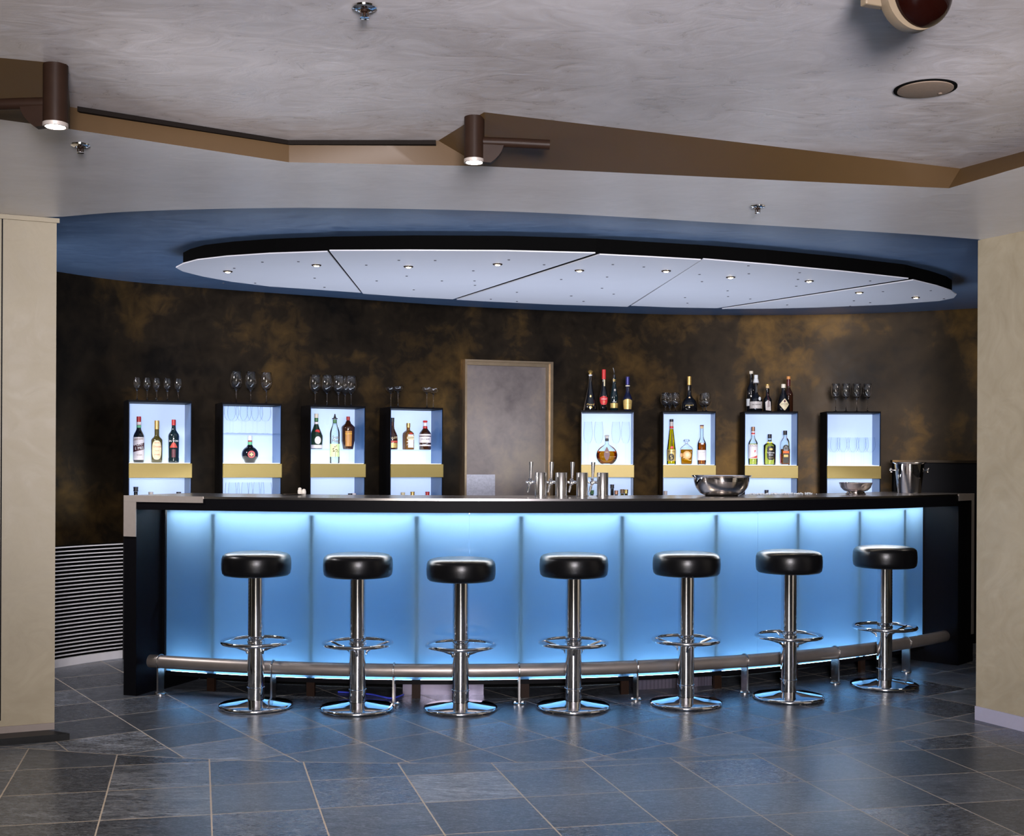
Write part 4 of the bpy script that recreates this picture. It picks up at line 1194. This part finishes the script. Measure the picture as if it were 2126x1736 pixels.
def make_glass(name, prof, label, cat='glass', group=None, seg=24, mat='glass'):
    return tag(obj(name, lathe(BM(), prof, seg), M[mat], None, True, angle=60), label, cat, group)


ORD = ['leftmost', 'second from the left', 'third from the left', 'fourth from the left', 'fifth from the left', 'sixth from the left', 'seventh from the left']


def row(name, prof, u, z, items, text, group, py=820):
    """items: (px, local depth, wording)"""
    first = None
    for px, ly, wd in items:
        p, a = spot_in(u, px, py, ly)
        if first is None: o = first = make_glass(name, prof, 'x', 'glass', group, mat='glass' if py == 820 else 'thin')
        else:
            o = first.copy(); C.objects.link(o)
        o.location = (p.x, p.y, z); o['label'] = f'{wd} {text}'


row('sherry_glass', wine(0.146, 0, 0.068, 0.0255, 0.019, 0.026), 0, ZC, [(284.6, 0.08, ORD[0]), (305.5, 0.08, ORD[1]), (325, 0.08, 'middle'), (347.5, 0.08, ORD[3]), (370, 0.08, 'rightmost')],
    'small tulip glass on top of the far left lit cabinet', 'tulip glasses on the far left cabinet')
row('wine_glass', wine(0.212, 0, 0.090, 0.040, 0.032, 0.036), 1, ZC, [(490.5, 0.09, 'left'), (520.5, 0.09, 'middle'), (553, 0.09, 'right')],
    'large wine glass on top of the second cabinet from the left', 'large wine glasses on the second cabinet')
row('wine_glass', wine(0.212, 0, 0.088, 0.040, 0.033, 0.036), 2, ZC, [(654.5, 0.08, ORD[0]), (679, 0.08, ORD[1]), (703, 0.08, ORD[2]), (716.5, 0.18, 'half hidden back'), (729, 0.08, 'rightmost')],
    'wine glass on top of the third cabinet from the left', 'wine glasses on the third cabinet')
row('champagne_coupe', wine(0.146, 0, 0.106, 0.036, 0.040, 0.030, flat_=True), 3, ZC, [(811.5, 0.16, 'back left'), (826.5, 0.06, 'front left'), (886.5, 0.07, 'left of the right pair'), (899.8, 0.16, 'rightmost')],
    'shallow champagne coupe on the cabinet beside the door', 'champagne coupes on the fourth cabinet')
row('brandy_snifter', wine(0.138, 0, 0.036, 0.0365, 0.027, 0.031), 5, ZC, [(1381.5, 0.06, 'leftmost'), (1391, 0.17, 'half hidden back left'), (1402.5, 0.06, 'third from the left'), (1459.5, 0.17, 'back right'), (1466, 0.06, 'front right')],
    'brandy snifter on the cabinet above the three amber bottles', 'brandy snifters on the sixth cabinet')
row('wine_glass', wine(0.208, 0, 0.098, 0.034, 0.028, 0.033), 7, ZC, [(1735, 0.08, ORD[0]), (1756.5, 0.08, ORD[1]), (1779, 0.08, ORD[2]), (1801, 0.08, 'rightmost')],
    'wine glass on top of the far right cabinet', 'wine glasses on the far right cabinet')
row('wine_glass', wine(0.196, 0, 0.080, 0.0375, 0.032, 0.034), 1, 1.4755, [(477, 0.07, 'leftmost front-row'), (484, 0.155, 'leftmost back-row'), (502, 0.07, 'second front-row'), (510, 0.155, 'second back-row'), (525, 0.07, 'third front-row'), (534, 0.155, 'third back-row'), (551, 0.08, 'rightmost front-row')],
    'wine glass on the clear shelf above the round flask', 'wine glasses on the shelf of the second cabinet', 880)
row('wine_glass', wine(0.235, 0, 0.10, 0.0375, 0.032, 0.034), 1, ZL + 0.15, [(479, 0.07, 'leftmost front-row'), (486, 0.155, 'leftmost back-row'), (504, 0.07, 'second front-row'), (513, 0.155, 'second back-row'), (528, 0.07, 'third front-row'), (537, 0.155, 'third back-row'), (553, 0.08, 'rightmost front-row')],
    'wine glass just above the counter under the second gold drawer', 'wine glasses low in the second cabinet', 1010)
shelf(1, -UW / 2 + 0.004, UW / 2 - 0.004, ZL + 0.1495, legs=False)
row('champagne_flute', wine(0.320, 0, 0.15, 0.034, 0.026, 0.033), 4, ZS, [(1221, 0.17, 'leftmost'), (1243, 0.19, 'second'), (1279, 0.19, 'third'), (1299, 0.17, 'rightmost')],
    'tall faint stemmed glass behind the round decanter', 'tall glasses behind the decanter', 920)
row('wine_glass', wine(0.208, 0, 0.094, 0.036, 0.030, 0.034), 7, ZS, [(1729.5, 0.06, 'leftmost front-row'), (1734, 0.16, 'leftmost back-row'), (1748, 0.06, 'second front-row'), (1753, 0.16, 'second back-row'), (1768.5, 0.06, 'middle front-row'), (1773, 0.16, 'middle back-row'), (1788, 0.06, 'fourth front-row'), (1793, 0.16, 'fourth back-row'), (1807, 0.07, 'rightmost front-row')],
    'wine glass inside the far right lit cabinet', 'wine glasses inside the far right cabinet', 930)

# ================================================================== THINGS ON THE COUNTER
ZK = 1.1006


def onbar(px, R):
    a = ang(px, R, 1028)
    return arc(R, a, ZK)


def make_tap():
    t = thing('beer_tap', 'x', 'beer tap', group='beer taps on the counter')
    obj('column', lathe(BM(), [(0, 0), (0.036, 0), (0.036, 0.004), (0.0325, 0.006), (0.0325, 0.133), (0.0315, 0.1345), (0, 0.1345)], 36), M['steel'], t, True)
    s = obj('spout', tube(BM(), [(-0.030, 0.0, 0.078), (-0.048, 0, 0.080), (-0.060, 0, 0.076), (-0.066, 0, 0.055), (-0.074, 0, 0.022)], [0.008, 0.0095, 0.009, 0.0075, 0.0065], 12), M['chrome'], t, True)
    obj('valve_body', lathe(BM(), [(0, 0.062), (0.009, 0.064), (0.012, 0.074), (0.009, 0.084), (0.007, 0.090), (0.010, 0.095), (0.008, 0.101), (0, 0.102)], 16, M=Matrix.Translation((-0.060, 0, 0))), M['chrome'], t, True)
    obj('valve_screw', tube(BM(), [(-0.070, 0, 0.078), (-0.080, 0, 0.078), (-0.086, 0, 0.080)], [0.006, 0.007, 0.005], 10), M['chrome'], t, True)
    obj('lever', lathe(BM(), [(0, 0.102), (0.0055, 0.102), (0.0075, 0.12), (0.0125, 0.190), (0.0125, 0.194), (0, 0.195)], 16, M=Matrix.Translation((-0.060, 0, 0)) @ Matrix.Rotation(0.03, 4, 'Y')), M['steel'], t, True)
    return t


tap = make_tap()
for i, (px, lab) in enumerate(((1122.5, 'leftmost brushed steel beer tap on the counter'), (1165, 'second steel beer tap from the left'), (1208.5, 'third steel beer tap from the left'), (1251, 'rightmost steel beer tap, in front of the lit cabinet'))):
    o = tap if i == 0 else copy_tree(tap)
    o.location = onbar(px, 4.22); o['label'] = lab

t = thing('punch_bowl', 'large polished steel bowl with flared rim on the counter', 'bowl', onbar(1498, 4.30))
obj('bowl', lathe(BM(), [(0, 0), (0.095, 0), (0.125, 0.018), (0.150, 0.05), (0.160, 0.085), (0.162, 0.108), (0.172, 0.116), (0.175, 0.119), (0.172, 0.1205), (0.159, 0.110), (0.157, 0.085), (0.147, 0.052), (0.122, 0.022), (0.09, 0.004), (0, 0.004)], 56), M['silver'], t, True)
t = thing('fruit_bowl', 'small footed silver bowl with pinkish glints on the counter', 'bowl', onbar(1776.5, 4.34))
obj('bowl', lathe(BM(), [(0, 0.014), (0.045, 0.015), (0.073, 0.025), (0.091, 0.043), (0.099, 0.068), (0.103, 0.072), (0.099, 0.074), (0.088, 0.045), (0.070, 0.029), (0.045, 0.019), (0, 0.018)], 40), M['pinksilver'], t, True)
obj('foot', lathe(BM(), [(0, 0), (0.062, 0), (0.063, 0.004), (0.056, 0.008), (0.055, 0.0165), (0.04, 0.0135), (0, 0.0135)], 36), M['silver'], t, True)
t = thing('champagne_bucket', 'polished steel champagne bucket with knob handles at the counter right end', 'bucket', onbar(1888, 4.34))
obj('body', lathe(BM(), [(0, 0), (0.070, 0), (0.073, 0.004), (0.094, 0.190), (0.106, 0.199), (0.108, 0.202), (0.105, 0.203), (0.091, 0.191), (0.069, 0.006), (0, 0.006)], 48), M['silver'], t, True)
for s in (-1, 1):
    Mx = Matrix.Rotation(-0.2, 4, 'Z') @ Matrix.Scale(s, 4, (1, 0, 0))
    bm = tube(BM(), [(0.086, 0, 0.150), (0.100, 0, 0.149), (0.112, 0, 0.149)], [0.006, 0.005, 0.005], 10)
    lathe(bm, [(0, -0.010), (0.006, -0.009), (0.0095, -0.003), (0.0095, 0.004), (0.006, 0.009), (0, 0.010)], 12, M=Matrix.Translation((0.117, 0, 0.153)))
    lathe(bm, [(0, -0.007), (0.007, -0.003), (0.007, 0.003), (0, 0.007)], 10, M=Matrix.Translation((0.115, 0, 0.138)))
    for v in bm.verts: v.co = Mx @ v.co
    obj('handle', bm, M['silver'], t, True)
# shakers and tray near the back edge
t = thing('serving_tray', 'thin steel tray lying flat on the counter near its left end', 'tray', onbar(606, 4.2) + Vector((0, 0, 0.0005)))
obj('tray', lathe(BM(), [(0, 0), (0.055, 0), (0.070, 0.004), (0.072, 0.006), (0.068, 0.005), (0.054, 0.0015), (0, 0.0015)], 36), M['silver'], t, True)
for px, hh, lab in ((622.5, 0.040, 'taller of two small white shakers on the counter'), (631, 0.032, 'shorter of two small white shakers on the counter')):
    t = thing('salt_shaker', lab, 'shaker', onbar(px, 4.09), group='small white shakers')
    obj('pot', lathe(BM(), [(0, 0), (0.010, 0), (0.0125, 0.003), (0.0125, hh * 0.55), (0.010, hh * 0.7), (0, hh * 0.7)], 18), M['porcelain'], t, True)
    obj('lid', lathe(BM(), [(0, hh * 0.705), (0.0105, hh * 0.705), (0.009, hh * 0.92), (0.003, hh), (0, hh)], 18), M['porcelain'], t, True)
bm = BM()
for i in range(150):
    a = ang(1556 + 126 * random.random(), 4.16, 1028)
    p = arc(4.16 + random.uniform(-0.05, 0.07), a)
    s = random.uniform(0.0025, 0.0062)
    Mx = Matrix.Translation((p.x, p.y, ZK + s)) @ Matrix.Rotation(random.random() * 3, 4, 'Z')
    lathe(bm, [(0, -s), (s, -s * 0.4), (s, s * 0.4), (0, s)], 6, M=Mx)
tag(obj('crushed_ice', bm, pm('ice', (0.62, 0.68, 0.76), 0.12, var=0.2, coat=0.5)), 'low scatter of sparkling clear ice on the counter right of the steel bowl', 'ice', kind='stuff')

# ================================================================== CEILING THINGS
ZP = H + 1.08
secs = [
    [(365, 556), (380, 548), (410, 540), (470, 533), (560, 527), (680, 523), (749, 608), (650, 601), (560, 595), (480, 585), (420, 574), (380, 564)],
    [(684, 521), (850, 520.5), (1050, 521.5), (1236, 526), (940, 621.5), (850, 617), (754, 610)],
    [(1245, 529), (1350, 534), (1455, 540), (1303, 637), (1150, 632.5), (1000, 625.5), (948, 622.5)],
    [(1460, 538.5), (1600, 550), (1750, 564), (1886, 579), (1488, 640), (1400, 638.5), (1310, 635)],
    [(1896, 582), (1945, 594), (1975, 604), (1986, 612), (1980, 619), (1950, 625), (1850, 632.5), (1700, 638.5), (1600, 641), (1499, 641.5)]]
t = thing('ceiling_sail', 'white lens shaped suspended ceiling panel over the bar, with diagonal slots', 'ceiling panel')
SEC = []
for s in secs:
    pts = [tuple(on_z(x, y, ZP)[:2]) for x, y in s]
    SEC.append(obj('panel_section', prism(BM(), pts, ZP, ZP + 0.006), M['panelwhite'], t))
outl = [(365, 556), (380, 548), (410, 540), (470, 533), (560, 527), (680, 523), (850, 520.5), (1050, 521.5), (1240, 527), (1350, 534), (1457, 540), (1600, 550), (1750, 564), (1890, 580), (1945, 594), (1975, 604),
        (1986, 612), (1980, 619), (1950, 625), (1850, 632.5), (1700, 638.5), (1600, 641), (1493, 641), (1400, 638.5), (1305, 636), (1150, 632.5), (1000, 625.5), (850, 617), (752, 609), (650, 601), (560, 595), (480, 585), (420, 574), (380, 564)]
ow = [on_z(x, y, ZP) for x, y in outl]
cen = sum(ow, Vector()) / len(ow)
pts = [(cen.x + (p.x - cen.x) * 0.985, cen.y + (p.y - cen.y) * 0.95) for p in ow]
obj('shade_core', prism(BM(), pts, ZP + 0.0065, Z3 - 0.0005), M['matte'], t)  # black drum added to stand in for the shade above the sail
pins = [(340 + x / 2.362, 460 + y / 2.362) for x, y in ((346, 228), (484, 198), (660, 196), (740, 277), (788, 322), (448, 301), (293, 301), (993, 213), (1044, 290), (1153, 189), (1331, 190), (1191, 267), (1226, 334), (1364, 290), (1518, 241), (1524, 290), (1526, 312), (1692, 187), (1865, 211), (1949, 283), (1732, 346), (1604, 380), (1732, 391), (1999, 364), (2058, 391))]
pins += [(1180 + x / 2.362, 460 + y / 2.362) for x, y in ((218, 210), (190, 271), (165, 326), (222, 355), (13, 364), (75, 390), (370, 222), (643, 259), (655, 294), (781, 339), (783, 367), (572, 372), (584, 399), (892, 379), (883, 216), (885, 255), (1134, 250), (1126, 283), (1118, 316), (1073, 408), (1480, 290), (1543, 343), (1400, 388), (1382, 414), (1480, 397), (1777, 338), (1842, 378))]
def sec_of(x, y):
    def side(a, b): return (b[0] - a[0]) * (y - a[1]) - (b[1] - a[1]) * (x - a[0])
    if side((683, 521), (752, 609)) > 0: return 0
    if side((1240, 527), (943, 622)) > 0: return 1
    if side((1457, 540), (1305, 636)) > 0: return 2
    if side((1890, 580), (1493, 640)) > 0: return 3
    return 4
PINM = pm('pin_socket', (0.10, 0.10, 0.12), 0.4, 0.4)
for x, y in pins:
    p = on_z(x, y, ZP)
    obj('pin_socket', lathe(BM(), [(0, -0.003), (0.0065, -0.003), (0.0075, -0.0005), (0, -0.0005)], 12, M=Matrix.Translation((p.x, p.y, ZP))), PINM, SEC[sec_of(x, y)], True)

DLE = emis('warm_halogen', (1.0, 0.80, 0.50), 45.0)
dl = [(473, 563), (657, 550), (848, 553), (1033, 548), (1203, 561), (1383, 562), (1517, 575), (1680, 583), (1784, 607), (1901, 617)]
words_ = ['first', 'second', 'third', 'fourth', 'fifth', 'sixth', 'seventh', 'eighth', 'ninth', 'tenth']
dproto = None
for i, (x, y) in enumerate(dl):
    p = on_z(x, y, ZP)
    if dproto is None:
        o = dproto = thing('downlight', 'x', 'ceiling light', group='downlights in the ceiling panel')
        obj('trim_ring', lathe(BM(), [(0.017, -0.001), (0.027, -0.001), (0.027, -0.004), (0.020, -0.007), (0.017, -0.006)], 28, closed=True), M['lamp'], o, True)
        obj('bulb', lathe(BM(), [(0, -0.001), (0.0155, -0.001), (0.0165, -0.004), (0.010, -0.009), (0, -0.010)], 20), DLE, o, True)
    else: o = copy_tree(dproto)
    o.location = (p.x, p.y, ZP); o['label'] = f'{words_[i]} downlight from the left in the lens shaped ceiling panel'
    L = bpy.data.lights.new('downlight_beam', 'SPOT'); L.energy = 11; L.color = (1, 0.80, 0.55); L.spot_size = 1.7; L.spot_blend = 0.8; L.shadow_soft_size = 0.02
    lo = bpy.data.objects.new('downlight_beam', L); C.objects.link(lo); lo.location = (p.x, p.y, ZP - 0.02)

# two dark spot lamps under the front ceiling
LE = emis('lamp_disc_light', (1.0, 0.88, 0.82), 60.0)


def wall_lamp(px, pyb, d, zt, side, label, wpx, power=60):
    c = at(px, pyb, d)
    r = wpx * d / F / 2
    t = thing('spot_lamp', label, 'ceiling lamp', (c.x, c.y, c.z))
    h = zt - c.z
    obj('housing', lathe(BM(), [(0, 0.012), (r, 0.012), (r, h), (0, h)], 28), M['lamp'], t, True)
    obj('lamp_rim', lathe(BM(), [(r * 0.82, 0.0), (r * 1.02, 0.0), (r * 1.02, 0.0115), (r * 0.82, 0.0115)], 28, closed=True), M['bracket'], t, True)
    obj('lamp_disc', lathe(BM(), [(0, 0.003), (r * 0.80, 0.003), (r * 0.80, 0.0105), (0, 0.0105)], 28), LE, t, True)
    q = [(0.030, 0.000), (0.058, -0.003), (0.074, 0.009), (0.088, 0.024), (0.098, 0.040), (0.104, 0.058), (0.030, 0.062)]
    bm = BM()
    A = [bm.verts.new((side * x, -0.016, z)) for x, z in q]; B = [bm.verts.new((side * x, 0.016, z)) for x, z in q]
    bm.faces.new(A); bm.faces.new(B[::-1])
    for i in range(len(q)): bm.faces.new((A[i], A[(i + 1) % len(q)], B[(i + 1) % len(q)], B[i]))
    obj('shade_fin', bm, M['lamp'], t)
    bm = tube(BM(), [(side * r * 0.7, 0, 0.074), (side * 0.12, 0, 0.071), (side * 0.266, 0, 0.064)], 0.0175, 16)
    obj('side_arm', bm, M['lamp'], t, True)
    L = bpy.data.lights.new('lamp_beam', 'SPOT'); L.energy = power; L.color = (1, 0.84, 0.68); L.spot_size = 1.9; L.spot_blend = 0.9; L.shadow_soft_size = 0.03
    lo = bpy.data.objects.new('lamp_beam', L); C.objects.link(lo); lo.location = (c.x, c.y, c.z - 0.012)
    return t


wall_lamp(984.5, 338, 4.24, Z1 - 0.001, 1, 'dark bronze spot lamp in the centre, below the angled ceiling step', 42)
wall_lamp(115, 264, 3.70, Z1 - 0.001, -1, 'dark bronze spot lamp at the far left under the ceiling', 50, 130)


def sprinkler(px, py, z, label):
    p = on_z(px, py, z)
    t = thing('sprinkler', label, 'sprinkler', (p.x, p.y, z), group='ceiling sprinklers')
    obj('escutcheon', lathe(BM(), [(0, -0.0005), (0.034, -0.0005), (0.033, -0.005), (0.022, -0.010), (0.016, -0.010), (0.013, -0.004), (0, -0.004)], 28), M['chrome'], t, True)
    bm = lathe(BM(), [(0, -0.0045), (0.010, -0.0045), (0.0095, -0.014), (0.004, -0.016), (0.004, -0.027), (0, -0.027)], 16)
    box(bm, -0.011, -0.008, -0.002, 0.002, -0.028, -0.013); box(bm, 0.008, 0.011, -0.002, 0.002, -0.028, -0.013)
    obj('head', bm, M['lamp'], t, True)
    obj('deflector', lathe(BM(), [(0, -0.028), (0.012, -0.028), (0.013, -0.031), (0, -0.033)], 16), M['chrome'], t, True)


sprinkler(757, 14, Z1, 'chrome ceiling sprinkler at the top edge, left of centre')
sprinkler(167, 300, Z2, 'chrome sprinkler on the soffit beside the left spot lamp')
sprinkler(1573, 428, Z2, 'chrome sprinkler on the soffit right of centre, above the lens panel')

p = on_z(1921, 183, Z1)
t = thing('ceiling_speaker', 'round brown flush ceiling speaker at upper right', 'speaker', (p.x, p.y, Z1))
obj('rim', lathe(BM(), [(0.088, -0.0005), (0.098, -0.0005), (0.098, -0.004), (0.088, -0.004)], 40, closed=True), M['matte'], t, True)
obj('cover', lathe(BM(), [(0, -0.001), (0.087, -0.001), (0.087, -0.007), (0.07, -0.010), (0, -0.011)], 40), M['speaker'], t, True)
obj('knob', lathe(BM(), [(0, -0.008), (0.007, -0.008), (0.006, -0.013), (0, -0.014)], 12, M=Matrix.Translation((0.055, 0.02, 0))), M['speaker'], t, True)

dD = 2.95
c = at(1920, -19, dD)
t = thing('warning_light', 'cream beacon with dark red dome at the top right corner', 'warning light', (c.x, c.y, c.z), 0.36)
Mx = Matrix.Rotation(PI / 2, 4, 'X')
obj('housing', lathe(BM(), [(0, -0.006), (0.085, -0.006), (0.088, 0.0), (0.088, 0.028), (0, 0.028)], 40, M=Matrix.Translation((-0.006, 0.052, 0)) @ Mx), M['cream'], t, True)
obj('dome', lathe(BM(), [(0, 0.0)] + [(0.082 * math.cos(q), 0.060 * math.sin(q)) for q in [i * PI / 20 for i in range(10)]] + [(0, 0.06)], 40, M=Matrix.Translation((0.008, 0.022, 0.0)) @ Mx), M['redlens'], t, True)
obj('bracket', bevel(box(BM(), -0.135, -0.07, 0.05, 0.075, -0.032, 0.03), 0.004), M['cream'], t)
obj('stem', lathe(BM(), [(0, 0), (0.016, 0), (0.016, Z1 - c.z - 0.078), (0, Z1 - c.z - 0.078)], 16, M=Matrix.Translation((0, 0.045, 0.077))), M['cream'], t, True)

# ================================================================== LIGHTS
def area(name, loc, target, size, energy, color, sy=None):
    L = bpy.data.lights.new(name, 'AREA'); L.energy = energy; L.color = color; L.size = size
    if sy: L.shape = 'RECTANGLE'; L.size_y = sy
    o = bpy.data.objects.new(name, L); C.objects.link(o)
    o.location = loc
    o.rotation_euler = (Vector(target) - Vector(loc)).to_track_quat('-Z', 'Y').to_euler()
    return o


area('room_fill', (-0.6, -3.6, 1.5), (0.2, 6, 1.4), 2.2, 78, (1.0, 0.90, 0.76), 1.6)  # unseen warm fill light added behind the camera


def flood(name, loc, target, energy, color, size, soft, blend=1.0):
    L = bpy.data.lights.new(name, 'SPOT'); L.energy = energy; L.color = color; L.spot_size = size; L.spot_blend = blend; L.shadow_soft_size = soft
    o = bpy.data.objects.new(name, L); C.objects.link(o)
    o.location = loc
    o.rotation_euler = (Vector(target) - Vector(loc)).to_track_quat('-Z', 'Y').to_euler()


# added unseen floods: one brightens the front ceiling, one the bar back
flood('ceiling_fill', (0.3, -1.2, 1.66), (0.6, 3.3, 2.5), 2400, (0.98, 0.93, 0.99), 1.5, 0.40)
flood('bar_fill', (-1.0, -0.9, 1.66), (0.3, 8.5, 1.75), 120, (1.0, 0.88, 0.74), 0.85, 0.06)
area('left_alcove_fill', (-3.1, 6.3, 2.38), (-2.8, 7.5, 0.3), 0.3, 45, (1.0, 0.94, 0.95))  # unseen lamps added to brighten the two side alcoves
area('right_alcove_fill', (3.35, 7.6, 2.38), (3.5, 8.9, 0.4), 0.3, 8, (1.0, 0.88, 0.75))
flood('soffit_fill', (-1.75, 2.3, 1.88), (-0.1, 5.1, 2.43), 110, (1.0, 0.95, 0.95), 0.75, 0.10)  # pair of unseen floods added at the sides to lift the soffit
flood('soffit_fill', (1.8, 2.4, 1.88), (0.9, 5.3, 2.43), 110, (0.97, 0.94, 1.0), 0.75, 0.10)
# unseen lamps added behind the counter, shining up to brighten sail and ceiling
for k, a in enumerate((-0.30, -0.05, 0.20, 0.45, 0.70)):
    p = arc(3.75, a, 0.86)
    area('back_bar_fill', p, p + Vector((0, 0, 1)), 0.9, 8, (0.70, 0.80, 1.0), 0.25)

wd = bpy.data.worlds.new('dim_room'); bpy.context.scene.world = wd
wd.use_nodes = True
wd.node_tree.nodes['Background'].inputs[0].default_value = (0.02, 0.02, 0.025, 1)
wd.node_tree.nodes['Background'].inputs[1].default_value = 0.3

# ================================================================== CAMERA
cd = bpy.data.cameras.new('camera'); cam = bpy.data.objects.new('camera', cd); C.objects.link(cam)
cd.sensor_fit = 'HORIZONTAL'; cd.sensor_width = 36.0; cd.lens = 36.0 * F / 2126.0
cd.shift_x = 0.0; cd.shift_y = (HY - 868.0) / 2126.0
cam.matrix_world = Matrix.Translation((0, 0, H)) @ Matrix.Rotation(PI / 2, 4, 'X') @ Matrix.Rotation(ROLL, 4, 'Z')
cd.clip_start = 0.05
sc = bpy.context.scene
sc.camera = cam
sc.view_settings.view_transform = 'Standard'; sc.view_settings.look = 'None'
sc.view_settings.exposure = 0.0; sc.view_settings.gamma = 1.0; sc.view_settings.use_curve_mapping = False
sc.cycles.max_bounces = 14; sc.cycles.transmission_bounces = 12; sc.cycles.transparent_max_bounces = 24
sc.cycles.sample_clamp_indirect = 6.0
sc.cycles.caustics_refractive = False; sc.cycles.caustics_reflective = False
